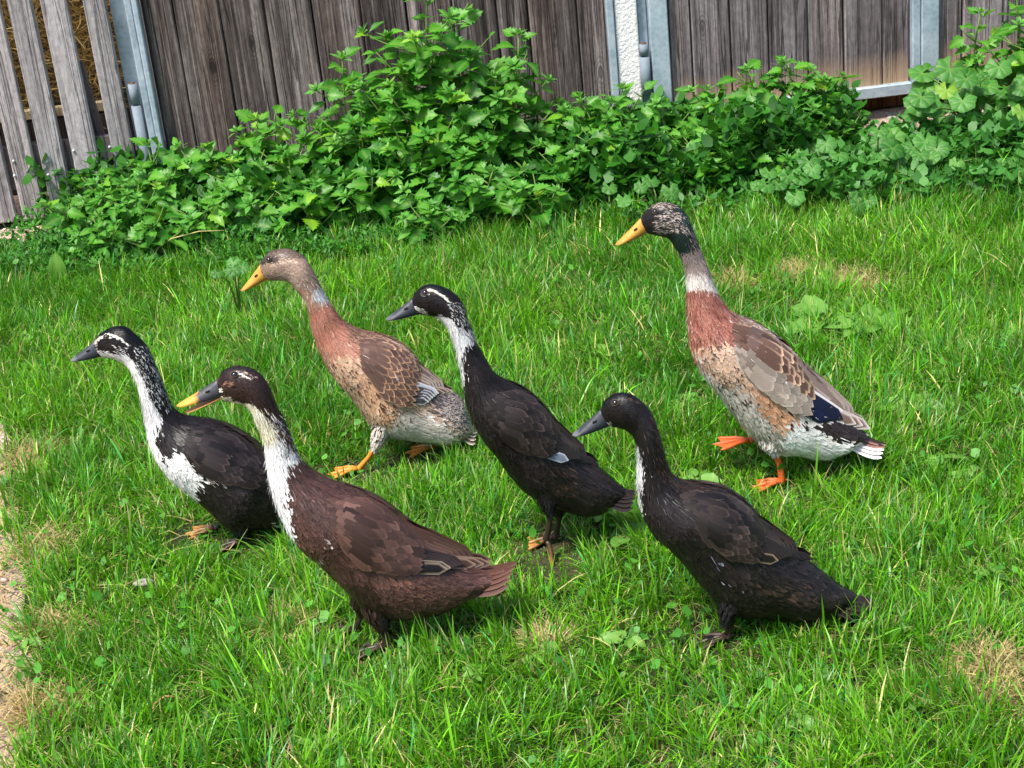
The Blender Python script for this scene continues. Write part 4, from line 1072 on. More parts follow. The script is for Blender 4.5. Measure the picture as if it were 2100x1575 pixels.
# --- drake-like duck with green-black head and blue wing patch
def duck_drake():
    d = Duck((1605, 998), 0.028, 'tall duck with dark speckled head, rust breast, blue wing patch and white tail', 0.0); d.var, d.jit = 0.14, 1.25
    pairs = [((1314, 447), (1322, 477)), ((1322, 436), (1332, 480)), ((1335, 423), (1345, 483)), ((1354, 415), (1357, 486)), ((1375, 416), (1367, 489)), ((1394, 424), (1375, 496)),
             ((1409, 440), (1382, 507)), ((1419, 464), (1390, 519)), ((1429, 492), (1397, 533)), ((1441, 523), (1403, 548)), ((1453, 554), (1407, 570)), ((1464, 584), (1409, 598)),
             ((1480, 616), (1409, 634)), ((1505, 643), (1411, 677)), ((1540, 660), (1418, 720)), ((1574, 679), (1438, 763)), ((1605, 706), (1468, 802)), ((1631, 735), (1500, 847)),
             ((1655, 767), (1535, 889)), ((1677, 797), (1575, 922)), ((1702, 820), (1625, 930)), ((1726, 842), (1668, 938)), ((1748, 862), (1705, 930)), ((1766, 878), (1740, 915))]
    P = Paint(d, S(196, 186, 178), S(222, 214, 208))
    P.poly([(1290, 500), (1310, 400), (1430, 400), (1450, 530), (1400, 545), (1370, 500)], S(38, 39, 37), S(76, 72, 68))
    P.poly([(1335, 440), (1360, 430), (1410, 445), (1420, 480), (1390, 490), (1345, 480)], S(186, 172, 162), amt=0.33)
    P.poly([(1332, 425), (1360, 408), (1385, 415), (1395, 432), (1360, 428)], S(178, 160, 150), amt=0.45)
    P.poly([(1384, 425), (1402, 430), (1422, 470), (1435, 505), (1418, 500), (1404, 460)], S(20, 54, 52), amt=.7)
    P.poly([(1305, 450), (1325, 430), (1345, 436), (1342, 455), (1325, 478)], S(34, 30, 30))
    P.line([(1336, 440), (1356, 438)], 5, S(30, 26, 26))
    P.poly([(1370, 482), (1408, 482), (1418, 520), (1400, 540), (1380, 515)], S(26, 40, 36), S(34, 60, 50))
    P.poly([(1412, 470), (1428, 480), (1445, 525), (1430, 530), (1418, 500)], S(150, 136, 130), amt=.5)
    P.poly([(1390, 532), (1412, 520), (1440, 512), (1475, 590), (1440, 588), (1400, 585)], S(148, 130, 126), S(186, 172, 166))
    P.poly([(1395, 575), (1425, 566), (1462, 572), (1480, 605), (1440, 600), (1400, 598)], S(226, 216, 208), S(236, 230, 224))
    P.poly([(1395, 597), (1440, 598), (1478, 604), (1520, 650), (1535, 690), (1520, 760), (1490, 780), (1445, 760), (1410, 730)], S(140, 84, 72), S(186, 136, 118))
    P.poly([(1490, 640), (1530, 650), (1590, 690), (1560, 720), (1525, 700)], S(110, 84, 74), S(206, 184, 166))
    P.poly([(1415, 715), (1500, 715), (1530, 730), (1560, 800), (1620, 850), (1650, 880), (1600, 890), (1540, 850), (1480, 800)], S(192, 152, 126), S(208, 186, 168))
    P.poly([(1470, 790), (1520, 800), (1570, 850), (1600, 890), (1610, 930), (1560, 930), (1500, 860)], S(186, 180, 172), S(150, 142, 134))
    P.poly([(1545, 800), (1600, 820), (1650, 880), (1610, 885), (1560, 850)], S(186, 134, 102), S(200, 164, 136))
    P.spots([(1415, 700), (1530, 710), (1560, 800), (1640, 870), (1620, 900), (1560, 900), (1480, 815)], S(74, 46, 38), 170, 0.68)
    P.spots([(1405, 600), (1480, 610), (1520, 660), (1500, 720), (1420, 715)], S(116, 62, 52), 190, 0.62)
    P.poly([(1612, 880), (1640, 868), (1668, 880), (1700, 910), (1740, 905), (1735, 945), (1600, 950), (1600, 915)], S(226, 224, 222), S(238, 236, 234))
    P.poly([(1660, 868), (1700, 868), (1745, 850), (1790, 895), (1770, 915), (1720, 905), (1680, 895)], S(34, 26, 28), S(58, 46, 46))
    d.body(pairs, KW, P); d.plumage(spec(3800, 3600, 6200, 0.95))
    def wc(k, a, b):
        return {'covert': ((S(92, 68, 58), S(214, 176, 146)) if b < 0.55 else (S(150, 136, 126), S(176, 162, 150))), 'scapular': (S(108, 86, 78), S(222, 204, 190)),
                'tertial': (S(140, 120, 112), S(206, 188, 176)), 'secondary': ((S(20, 26, 62), S(16, 18, 30)) if b > .62 else (S(214, 208, 206), S(232, 228, 226))),
                'primary': (S(120, 96, 86), S(226, 216, 208))}[k]
    d.wing([(1502, 672), (1560, 682), (1620, 727), (1670, 797), (1715, 838), (1755, 868)], [(1512, 735), (1545, 778), (1592, 815), (1635, 848), (1695, 866), (1757, 872)], wc)
    d.tail((1748, 866), (1735, 925), (1817, 912), lambda f: S(52, 40, 40) if abs(f) < .3 else S(228, 224, 222), lambda f: S(206, 150, 130) if abs(f) < .5 else S(238, 236, 234), spread=0.030)
    d.bill((1314, 447), (1322, 477), (1261, 502), M['bill_yellow'], lower_mat=M['bill_yellow_low'])
    d.eyes((1345, 437), r=0.0046)
    d.leg((1582, 895), (1590, 925), (1605, 998), (1548, 1000), 0.028, M['leg_orange'], S(196, 190, 182), thigh_r=0.026, shank_r=0.0062)
    d.leg((1560, 870), (1552, 880), (1540, 903), (1446, 913), -0.036, M['leg_orange'], S(196, 190, 182), ground_foot=False, thigh_r=0.02, toe_len=0.07)
    d.finish(); return d

# --- young all-black duck at the end
def duck_black():
    d = Duck((1494, 1318), 0.028, 'sooty black young duck with thin white stripe down its throat', 0.0); d.var, d.jit = 0.36, 1.0
    pairs = [((1232, 838), (1243, 872)), ((1239, 823), (1254, 875)), ((1254, 811), (1267, 878)), ((1273, 804), (1279, 882)), ((1294, 807), (1289, 888)), ((1313, 819), (1296, 896)),
             ((1329, 834), (1302, 910)), ((1342, 855), (1305, 928)), ((1352, 884), (1306, 945)), ((1360, 915), (1306, 966)), ((1368, 948), (1306, 990)), ((1382, 975), (1309, 1018)),
             ((1408, 990), (1317, 1053)), ((1445, 998), (1335, 1090)), ((1482, 1004), (1364, 1119)), ((1515, 1019), (1396, 1153)), ((1545, 1043), (1428, 1193)), ((1570, 1074), (1465, 1233)),
             ((1600, 1105), (1508, 1256)), ((1632, 1128), (1555, 1262)), ((1664, 1150), (1605, 1270)), ((1692, 1172), (1650, 1270)), ((1718, 1192), (1690, 1256)), ((1738, 1206), (1720, 1243))]
    P = Paint(d, S(23, 19, 20), S(37, 30, 29))
    P.poly([(1225, 840), (1250, 800), (1310, 800), (1330, 835), (1280, 830)], S(18, 19, 22))
    P.line([(1290, 822), (1310, 828)], 2.5, S(79, 60, 43), amt=.6)
    P.poly([(1330, 840), (1350, 860), (1372, 960), (1440, 1000), (1480, 1010), (1420, 1030), (1360, 990)], S(63, 47, 38), amt=.3)
    P.poly([(1380, 985), (1460, 1000), (1440, 1050), (1400, 1030)], S(59, 44, 37), amt=.45)
    P.poly([(1298, 912), (1310, 920), (1319, 955), (1323, 985), (1315, 1010), (1320, 1048), (1310, 1050), (1290, 980)], S(226, 226, 230))
    P.line([(1244, 872), (1250, 875)], 4, S(206, 200, 190))
    P.line([(1466, 1150), (1484, 1160)], 2, S(120, 122, 140), amt=.5); P.line([(1486, 1196), (1508, 1208)], 2.5, S(150, 152, 170), amt=.5)
    P.poly([(1540, 1195), (1640, 1210), (1670, 1240), (1600, 1245), (1550, 1225)], S(61, 47, 40), amt=.4)
    d.body(pairs, KW, P); d.plumage(spec(3400, 3600, 6400))
    def wc(k, a, b):
        return {'covert': (S(36, 29, 27), S(68, 55, 49)), 'scapular': (S(31, 25, 25), S(70, 59, 55)), 'tertial': (S(34, 28, 27), S(74, 61, 55)),
                'secondary': ((S(25, 21, 21), S(150, 128, 104)) if b > 0.9 else (S(27, 22, 23), S(51, 43, 40))), 'primary': (S(27, 22, 22), S(46, 38, 36))}[k]
    d.wing([(1395, 1022), (1460, 1010), (1530, 1036), (1580, 1095), (1610, 1120), (1640, 1140)], [(1430, 1080), (1465, 1125), (1510, 1150), (1560, 1158), (1605, 1150), (1642, 1146)], wc)
    d.tail((1722, 1200), (1700, 1255), (1794, 1231), S(37, 30, 28), S(57, 47, 41))
    d.bill((1232, 839), (1243, 872), (1173, 892), M['bill_slate'])
    d.eyes((1263, 829))
    d.leg((1504, 1222), (1490, 1274), (1494, 1318), (1440, 1325), 0.028, M['leg_dark'], S(25, 20, 21), thigh_r=0.026)
    d.leg((1520, 1235), (1528, 1255), (1545, 1285), (1490, 1292), -0.034, M['leg_dark'], S(25, 20, 21))
    d.finish(); return d
DUCKS = [duck_white_breast(), duck_brown(), duck_fawn(), duck_white_throat(), duck_drake(), duck_black()]
# ================================================================== weeds along the fence
def fence_y(x): return 5.115 + 0.0627 * x
def leaf_mesh(name, prof, mat, droop=0.2, fold=0.12, petiole=0.35, twist=0.0, wave=0.03, seed=0):
    R = random.Random(seed); V, Fc, ve = [], [], []
    pw = 0.012
    for t in (0, 1):
        y = petiole * t; V += [(-pw, y, 0.0), (pw, y, 0.0)]; ve += [1, 1]
    Fc.append((0, 1, 3, 2)); b = len(V)
    for i, (s_, w_) in enumerate(prof):
        y = petiole + s_; z = -droop * s_ * s_ + 0.06 * s_; tw = twist * s_
        for c in (-1, -0.5, 0, 0.5, 1):
            ww = w_ * R.uniform(0.93, 1.07) * c
            V.append((ww * math.cos(tw), y - abs(c) * 0.03, z + fold * abs(ww) - 0.02 * (abs(c) == 0) + ww * math.sin(tw) + R.uniform(-wave, wave) * abs(c)))
            ve.append(1 if c == 0 else 0)
    n = len(prof)
    for i in range(n - 1):
        for c in range(4): Fc.append((b + i * 5 + c, b + i * 5 + c + 1, b + (i + 1) * 5 + c + 1, b + (i + 1) * 5 + c))
    me = bpy.data.meshes.new(name); me.from_pydata(V, [], Fc); me.materials.append(mat)
    me.polygons.foreach_set('use_smooth', np.ones(len(Fc), bool))
    a = me.attributes.new('vein', 'FLOAT', 'POINT'); a.data.foreach_set('value', np.array(ve, np.float32)); me.update()
    return me
GF = [(0, .03), (.06, .12), (.17, .28), (.27, .45), (.33, .31), (.43, .43), (.50, .26), (.61, .35), (.68, .18), (.80, .20), (.87, .09), (1.0, .01)]
GF2 = [(0, .03), (.08, .13), (.20, .29), (.31, .42), (.37, .29), (.49, .38), (.56, .23), (.67, .27), (.74, .15), (.86, .13), (1.0, .008)]
GF3 = [(0, .02), (.12, .09), (.3, .20), (.5, .22), (.7, .16), (.88, .08), (1.0, .006)]
LEAVES = [leaf_mesh('goosefoot_leaf', p, M['goosefoot'], dr, fo, .26, tw, .022, i) for i, (p, dr, fo, tw) in enumerate(
    [(GF, .15, .15, .1), (GF, .35, .22, -.15), (GF2, .22, .12, .2), (GF2, .45, .25, -.2), (GF, .05, .3, .0), (GF3, .25, .2, .1)])]
def tip_mesh(seed):
    R = random.Random(seed); V, Fc, ve = [], [], []
    for k in range(11):
        az = k * 2.4 + R.uniform(-.2, .2); el = math.radians(78 - 6.5 * k + R.uniform(-6, 6)); L = 0.45 + 0.07 * k
        d = Vector((math.cos(az) * math.cos(el), math.sin(az) * math.cos(el), math.sin(el))); sd_ = Vector((-math.sin(az), math.cos(az), 0)); up = sd_.cross(d) * -1
        b = len(V); pr = [(0, .03), (.3, .16), (.55, .2), (.8, .12), (1, .01)]
        for s_, w_ in pr:
            for c in (-1, 0, 1):
                V.append(d * (s_ * L) + sd_ * (c * w_ * L) + up * (0.1 * abs(c) * w_ - 0.25 * s_ * s_ * L * (0.3 + k * .06)) + Vector((0, 0, -0.012 * k))); ve.append(0)
        for i in range(4):
            for c in range(2): Fc.append((b + i * 3 + c, b + i * 3 + c + 1, b + i * 3 + c + 4, b + i * 3 + c + 3))
    me = bpy.data.meshes.new('shoot_tip'); me.from_pydata(V, [], Fc); me.materials.append(M['goosefoot_tip'])
    me.polygons.foreach_set('use_smooth', np.ones(len(Fc), bool)); me.update(); return me
TIPS = [tip_mesh(i) for i in range(3)]
def child_of(par, name, me, loc, d, up, scale, roll=0.0):
    o = bpy.data.objects.new(name, me); col.objects.link(o); o.parent = par
    y = Vector(d).normalized(); x = y.cross(Vector(up)); x.normalize(); z = x.cross(y)
    m = Matrix((x, y, z)).transposed(); m = m @ Matrix.Rotation(roll, 3, 'Y')
    o.matrix_basis = Matrix.Translation(loc) @ m.to_4x4() @ Matrix.Scale(scale, 4); return o

def goosefoot(tip_px, Y, spread, nb, leafL, label, group):
    R = random
    leafL *= 1.28; nb += 2
    tip = at_depth(*tip_px, Y); h = tip[2]
    base = Vector((tip[0] + R.uniform(-.04, .04), Y + R.uniform(-.02, .02), 0))
    root = empty('goosefoot_weed', base, 0, label, 'weed', group)
    top = Vector((tip[0], Y, tip[2] - 0.02)) - base
    lim = fence_y(base.x) - 0.075 - base.y
    st = VF(); ctrl = Vector((R.uniform(-.03, .03), R.uniform(-.03, .02), h * 0.5))
    def main(t): return ctrl * (2 * t * (1 - t)) + top * (t * t) if True else None
    pts = [main(t / 7) for t in range(8)]
    st.add(tube_vf(pts, [0.0055 - 0.0035 * i / 7 for i in range(8)], 6))
    axes = [(main, 0.18, 1.0, h, 1.0)]
    az = R.uniform(0, 6.28)
    for k in range(nb):
        f = 0.18 + 0.62 * (k + 0.5) / nb; az += 2.4
        a = main(f); L = spread * (1.15 - 0.75 * f) * R.uniform(.75, 1.2); el = math.radians(R.uniform(22, 55))
        b_ = a + Vector((math.cos(az) * math.cos(el), math.sin(az) * math.cos(el) * 0.8, math.sin(el))) * L
        if b_.y > lim: b_.y = lim - R.uniform(0, .04)
        m_ = a + (b_ - a) * 0.5 + Vector((0, 0, -0.12 * L))
        fn = (lambda a, m_, b_: (lambda t: a * (1 - t) ** 2 + m_ * 2 * t * (1 - t) + b_ * t * t))(a, m_, b_)
        st.add(tube_vf([fn(t / 4) for t in range(5)], [.003, .0026, .0022, .0018, .0012], 5)); axes.append((fn, 0.25, 1.0, L, 0.85))
    mesh_obj('stem', st.V, st.F, M['stem'], root)
    for fn, t0, t1, L, sz in axes:
        n = max(4, int(L * (t1 - t0) / 0.0205)); a = R.uniform(0, 6.28)
        for i in range(n):
            t = t0 + (t1 - t0) * (i + R.uniform(0.1, .9)) / n; p = fn(min(t, 1)); a += 2.4 + R.uniform(-.4, .4)
            el = math.radians(-26 + 56 * t * t + R.uniform(-14, 14))
            d = Vector((math.cos(a) * math.cos(el), math.sin(a) * math.cos(el), math.sin(el)))
            if p.y + d.y * leafL > lim + .04: d.y = -abs(d.y) * 0.4
            if p.z < 0.02 and d.z < 0: d.z = 0.1
            s_ = leafL * sz * (1.12 - 0.55 * t ** 3) * R.uniform(0.7, 1.2)
            child_of(root, 'leaf', R.choice(LEAVES), p, d, (R.uniform(-.3, .3), R.uniform(-.9, 0), 1), s_, R.uniform(-.35, .35))
        if L < h * .99 and R.random() < .35: continue
        d = (fn(1.0) - fn(0.9)).normalized()
        o = bpy.data.objects.new('shoot_tip', R.choice(TIPS)); col.objects.link(o); o.parent = root
        s_ = leafL * 0.46 * R.uniform(.8, 1.15)
        o.matrix_basis = Matrix.Translation(fn(1.0)) @ (d + Vector((0, 0, .6))).to_track_quat('Z', 'Y').to_matrix().to_4x4() @ Matrix.Rotation(R.uniform(0, 6), 4, 'Z') @ Matrix.Scale(s_, 4)
    return root
GA1 = ('goosefoot weed whose tip rises before the galvanised hinge post', None)
GA2 = ('goosefoot weed covering the foot of the last picket', None)
GA3 = ('outermost goosefoot weed of the mound, next to the gravel path', None)
GB1 = ('goosefoot weed against the dark planks near the hinge post', 'goosefoot weeds against the dark planks')
GB2 = ('tall goosefoot weed crowding round the tallest one before dark planks', 'goosefoot weeds round the tallest one')
GB3 = ('short goosefoot weed at the lawn-facing front of the thicket', 'short goosefoot weeds fronting the thicket')
GD1 = ('goosefoot weed standing against the boards of the framed gate', 'goosefoot weeds against the framed gate')
GA = ('goosefoot weed in the low mound beside the picket gate', 'goosefoot weeds by the picket gate')
GB = ('goosefoot weed between the tallest one and the white pillar', 'goosefoot weeds beside the pillar')
GC = ('goosefoot weed growing in front of the white pillar', 'goosefoot weeds by the pillar')
GD = ('lower goosefoot weed in front of those at the framed gate', 'lower goosefoot weeds before the framed gate')
GE = ('upright goosefoot weed rising behind the mallow', 'goosefoot weeds behind the mallow')
for a in [((300, 283), 4.86, .15, 4, .058, *GA1), ((205, 345), 4.78, .15, 5, .055, *GA2), ((140, 398), 4.68, .14, 5, .05, *GA3), ((255, 385), 4.62, .15, 5, .052, *GA),
          ((345, 350), 4.72, .16, 5, .056, *GA), ((300, 445), 4.50, .13, 4, .05, *GA), ((200, 450), 4.52, .12, 4, .048, *GA),
          ((415, 290), 4.86, .17, 5, .06, *GB1), ((520, 232), 4.88, .18, 6, .064, *GB1), ((590, 305), 4.78, .17, 5, .06, *GB1), ((470, 320), 4.70, .17, 5, .06, *GB1),
          ((650, 250), 4.84, .18, 5, .064, *GB1), ((410, 405), 4.55, .15, 5, .055, *GB3), ((520, 390), 4.55, .15, 5, .055, *GB3), ((640, 375), 4.52, .15, 5, .055, *GB3),
          ((700, 105), 4.84, .2, 6, .066, *GB2), ((1062, 55), 4.86, .19, 6, .064, *GB2), ((965, 110), 4.74, .2, 6, .066, *GB2), ((740, 205), 4.74, .2, 6, .066, *GB2),
          ((790, 60), 4.82, .2, 5, .066, *GB2), ((760, 345), 4.52, .15, 5, .056, *GB3), ((905, 325), 4.52, .17, 6, .06, *GB3), ((1010, 335), 4.48, .17, 6, .06, *GB3),
          ((880, 425), 4.38, .12, 4, .05, *GB3), ((1060, 235), 4.74, .18, 5, .062, *GB), ((1125, 205), 4.84, .16, 5, .06, *GB), ((1100, 385), 4.42, .15, 5, .055, *GB3),
          ((860, 190), 4.66, .2, 6, .064, *GB2), ((1190, 195), 4.84, .15, 5, .06, *GB), ((1160, 320), 4.6, .16, 5, .058, *GB),
          ((820, 120), 4.7, .16, 5, .064, *GB2), ((925, 35), 4.8, .15, 5, .064, *GB2), ((1010, 140), 4.72, .16, 5, .062, *GB2), ((800, 235), 4.62, .16, 5, .06, *GB2), ((940, 225), 4.62, .16, 5, .06, *GB2), ((860, 60), 4.72, .15, 5, .064, *GB2),
          ((1275, 168), 4.88, .14, 4, .062, *GC), ((1352, 195), 4.86, .15, 4, .06, *GC), ((1250, 255), 4.68, .17, 5, .058, *GC), ((1290, 330), 4.6, .15, 5, .055, *GC),
          ((1450, 170), 4.9, .15, 5, .058, *GD1), ((1530, 128), 4.88, .16, 5, .06, *GD1), ((1605, 112), 4.9, .15, 5, .06, *GD1), ((1690, 150), 4.88, .15, 5, .058, *GD1),
          ((1400, 265), 4.72, .16, 5, .056, *GD), ((1500, 245), 4.70, .17, 5, .058, *GD), ((1620, 235), 4.72, .16, 5, .058, *GD), ((1745, 240), 4.78, .13, 4, .054, *GD),
          ((1440, 335), 4.55, .14, 4, .052, *GD), ((1560, 325), 4.58, .14, 4, .052, *GD),
          ((2085, -30), 4.92, .17, 5, .06, *GE), ((2012, 10), 4.98, .10, 3, .05, *GE), ((2130, 40), 4.85, .17, 5, .06, *GE), ((2190, 60), 4.8, .17, 5, .06, *GE)]:
    goosefoot(*a)
goosefoot((872, -18), 4.76, .30, 13, .070, 'tallest goosefoot weed, its crown reaching highest up the dark gate', None)

# ---- mallow
def mallow_mesh(seed):
    R = random.Random(seed); V, Fc, ve = [(0, 0, 0)], [], [1]
    NT = 36; rings = (0.3, .62, .88, 1.0)
    for ri, r in enumerate(rings):
        for k in range(NT + 1):
            a = math.radians(24) + (2 * math.pi - math.radians(48)) * k / NT - math.pi / 2
            lob = 1 - (0.13 * (0.5 + 0.5 * math.cos(k / NT * 2 * math.pi * 6 + math.pi)) + 0.04 * (k % 2)) * (r > .8)
            rr = 0.5 * r * lob; pl = 0.024 * math.cos(k / NT * 2 * math.pi * 6) * r
            V.append((rr * math.cos(a), rr * math.sin(a), 0.16 * r * r * 0.6 - 0.14 * r ** 3 + pl + R.uniform(-.012, .012))); ve.append(1 if k % 6 == 3 else 0)
    for k in range(NT): Fc.append((0, 1 + k, 2 + k))
    for ri in range(3):
        for k in range(NT): a = 1 + ri * (NT + 1) + k; Fc.append((a, a + NT + 1, a + NT + 2, a + 1))
    me = bpy.data.meshes.new('mallow_leaf'); me.from_pydata(V, [], Fc); me.materials.append(M['mallow'])
    me.polygons.foreach_set('use_smooth', np.ones(len(Fc), bool)); a = me.attributes.new('vein', 'FLOAT', 'POINT'); a.data.foreach_set('value', np.array(ve, np.float32)); me.update(); return me
MAL = [mallow_mesh(i) for i in range(4)]
def mallow(base_px, Y, blobs, label, group=None):
    """blobs: (px, py, radius px, leaves, size m)"""
    b = at_depth(*base_px, Y); base = Vector((b[0], Y, 0)); root = empty('mallow_plant', base, 0, label, 'plant', group)
    st = VF()
    for (x, y, r, n, size) in blobs:
        for k in range(n):
            a = random.uniform(0, 6.28); rr = r * math.sqrt(random.random())
            p = at_depth(x + rr * math.cos(a), y + rr * math.sin(a) * 0.75, Y + random.uniform(-.16, .12))
            P = Vector(p)
            if P.z < 0.025: P.z = random.uniform(.025, .05)
            P.y = min(P.y, fence_y(P.x) - 0.09)
            q = P - base; m_ = Vector((q.x * 0.35, q.y * .35, q.z * 0.75))
            st.add(tube_vf([(0, 0, 0), tuple(m_), tuple(q)], [.003, .0022, .0016], 5))
            out = Vector((q.x, q.y - .12, 0)); out = out.normalized() if out.length > .01 else Vector((0, -1, 0))
            nrm = (Vector((0, -0.35, 1)) + out * random.uniform(0.1, .7) + Vector((random.uniform(-.3, .3), random.uniform(-.3, .3), 0))).normalized()
            d = out - nrm * out.dot(nrm)
            child_of(root, 'leaf', random.choice(MAL), q, d, nrm, size * random.uniform(.75, 1.2), random.uniform(-.2, .2))
    mesh_obj('stem', st.V, st.F, M['stem'], root)
mallow((1990, 330), 4.86, [(1930, 165, 55, 9, .085), (2000, 150, 60, 9, .09), (1905, 215, 40, 5, .085), (2060, 215, 50, 8, .08), (1960, 240, 60, 8, .075), (2080, 270, 60, 9, .07), (2010, 280, 60, 8, .06)],
       'large mallow with broad round leaves against the grey board fence')
mallow((2120, 330), 4.75, [(2110, 200, 60, 8, .08), (2150, 280, 60, 8, .075), (2180, 200, 60, 8, .08)], 'mallow with round leaves beside the largest mallow')
ML = ('low mallow with small round leaves at the lawn edge', 'low mallows at the lawn edge')
for bx, Y, bl in [((1680, 390), 4.55, [(1680, 320, 50, 10, .06), (1700, 370, 60, 10, .05)]), ((1800, 390), 4.62, [(1800, 300, 45, 9, .065), (1790, 350, 60, 10, .055)]),
                  ((1900, 390), 4.58, [(1890, 310, 50, 9, .062), (1900, 360, 60, 10, .052)]), ((2020, 390), 4.5, [(2010, 345, 60, 10, .055), (2060, 375, 60, 9, .05)]),
                  ((1600, 420), 4.42, [(1600, 385, 50, 9, .05)]), ((1350, 430), 4.35, [(1330, 400, 55, 8, .05)]), ((1250, 420), 4.45, [(1250, 405, 40, 6, .045)]), ((1760, 420), 4.35, [(1760, 395, 60, 9, .05)]),
                  ((480, 570), 3.95, [(465, 545, 40, 7, .042)])]:
    mallow(bx, Y, bl, 'low mallow beside the rubble stones' if 1780 <= bx[0] <= 1900 and Y > 4.5 else 'low mallow below the largest mallow' if bx[0] > 2000 else
           'small mallow before the thicket beside the fawn duck bill' if bx[0] < 600 else 'low round-leaved mallow behind the tall duck head' if bx[0] < 1400 else 'low round-leaved mallow where lawn meets the framed gate weeds', 'low mallows at the lawn edge')

# ---- broad-leaved weeds in the lawn
DK = [(0, .05), (.06, .16), (.16, .25), (.30, .30), (.42, .285), (.55, .30), (.68, .25), (.80, .20), (.91, .12), (1.0, .02)]
DOCK = [leaf_mesh('dock_leaf', DK, M['dock'], dr, fo, .22, tw, .03, 40 + i) for i, (dr, fo, tw) in enumerate([(.3, .2, .1), (.5, .3, -.2), (.15, .15, .25)])]
def rosette(px, n, size, label, group, el0=15, spread=6.28):
    g = ground(*px); root = empty('broadleaf_weed', g, 0, label, 'weed', group)
    a = random.uniform(0, 6.28); st = VF().add(tube_vf([(0, 0, -.005), (0, 0, .02)], [.006, .004], 6)); mesh_obj('crown', st.V, st.F, M['stem'], root)
    for k in range(n):
        a += 2.4; el = math.radians(el0 + random.uniform(-4, 14))
        d = (math.cos(a) * math.cos(el), math.sin(a) * math.cos(el), math.sin(el))
        child_of(root, 'leaf', random.choice(DOCK), (0, 0, .02), d, (0, -.2, 1), size * random.uniform(.7, 1.2), random.uniform(-.4, .4))
rosette((1690, 680), 9, .082, 'pale broad-leaved dock in the lawn behind the tall duck', None, 10)
rosette((1790, 690), 9, .078, 'pale dock with an upright young leaf beside the dried lawn patch', None, 14)
rosette((1870, 850), 7, .062, 'broad-leaved dock in the lawn beside the white tail', None, 2)
for p, n, s_ in [((1770, 790), 5, .06), ((1935, 790), 5, .055), ((1930, 960), 6, .065), ((1990, 1000), 5, .055), ((1250, 740), 5, .06), ((920, 775), 5, .06), ((1290, 1120), 6, .075), ((1230, 960), 5, .045),
                 ((1400, 840), 5, .05), ((1880, 1460), 4, .045), ((1640, 1500), 4, .04), ((650, 1550), 4, .05), ((1430, 1000), 5, .06), ((1240, 1070), 5, .06), ((1990, 720), 5, .05), ((60, 700), 4, .05),
                 ((720, 720), 5, .045), ((1160, 720), 4, .05), ((250, 620), 5, .05), ((190, 610), 4, .045), ((1100, 1360), 5, .05), ((1290, 1330), 5, .055), ((980, 1400), 4, .045), ((60, 1330), 4, .05), ((2040, 1200), 4, .05)]:
    gp = ground(*p); nd = min(range(6), key=lambda i: np.hypot(*(DUCKS[i].org - gp)[:2]))
    lb = 'small broad-leaved weed in the lawn near the ' + ('white-breasted black duck', 'chocolate brown duck', 'fawn duck', 'duck with white throat', 'tall duck with rust breast', 'sooty black young duck')[nd]
    rosette(p, n, s_ * .62, lb, 'small broad-leaved weeds in the lawn', el0=2)
g = ground(125, 590); rt = empty('plantain_weed', g, 0, 'single upright broad grey-green leaf at the lawn edge by the gravel', 'weed')
child_of(rt, 'leaf', DOCK[0], (0, 0, 0), (0.05, -.15, 1), (0, -1, .3), .085, 0.1); mesh_obj('stem', *tube_vf([(0, 0, -.005), (0, 0, .02)], [.004, .003], 6), M['stem'], rt)

# ---- low ground cover at the foot of the weeds (beyond counting)
def px_points(poly, n):
    poly = np.array(poly, float); lo, hi = poly.min(0), poly.max(0); X, Y = [], []
    while len(X) < n:
        x = rng.uniform(lo[0], hi[0], n); y = rng.uniform(lo[1], hi[1], n); m = inpoly(x, y, poly); X += list(x[m]); Y += list(y[m])
    return np.array(X[:n]), np.array(Y[:n])
def cover(name, poly, n, hmax, Lr, cols, label, ratio=0.45):
    gp = [ground(*p)[:2] for p in poly]
    x, y = px_points(gp, n); dn = vnoise(x * 7, y * 7, 1.0); h = hmax * (0.15 + 0.85 * rng.random(n)) * (0.35 + 0.9 * dn)
    P = np.stack([x, y, h + 0.004], 1); az = rng.uniform(0, 6.28, n); el = rng.normal(0.25, 0.45, n); L = rng.uniform(*Lr, n)
    d = np.stack([np.cos(az) * np.cos(el), np.sin(az) * np.cos(el), np.sin(el)], 1); s_ = np.stack([-np.sin(az), np.cos(az), rng.normal(0, .3, n)], 1); up = np.cross(d, s_)
    w_ = L * ratio * rng.uniform(.7, 1.2, n)
    V = np.zeros((n, 8, 3)); prof = [(0, .1), (.35, .5), (.7, .42), (1, .03)]
    for i, (t, wv) in enumerate(prof):
        c = P + d * (L * t)[:, None] - up * (0.25 * t * t * L)[:, None] * -1
        V[:, i * 2] = c - s_ * (w_ * wv)[:, None]; V[:, i * 2 + 1] = c + s_ * (w_ * wv)[:, None]
    f = np.array([(0, 1, 3, 2), (2, 3, 5, 4), (4, 5, 7, 6)])
    Fq = (np.arange(n)[:, None, None] * 8 + f).reshape(-1, 4)
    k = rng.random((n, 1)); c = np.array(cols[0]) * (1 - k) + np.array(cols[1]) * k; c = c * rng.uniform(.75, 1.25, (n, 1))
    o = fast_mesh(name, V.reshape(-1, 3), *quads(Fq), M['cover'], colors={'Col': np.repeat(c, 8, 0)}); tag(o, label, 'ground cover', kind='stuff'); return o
CG = (S(44, 104, 32), S(78, 144, 48))
cover('ground_cover', [(30, 505), (110, 455), (330, 470), (600, 440), (900, 430), (1000, 455), (1050, 470), (800, 530), (640, 560), (420, 575), (200, 590), (-150, 590), (-150, 560)], 15000, .085, (.010, .024), CG, 'low small-leaved weeds carpeting the foot of the thicket')
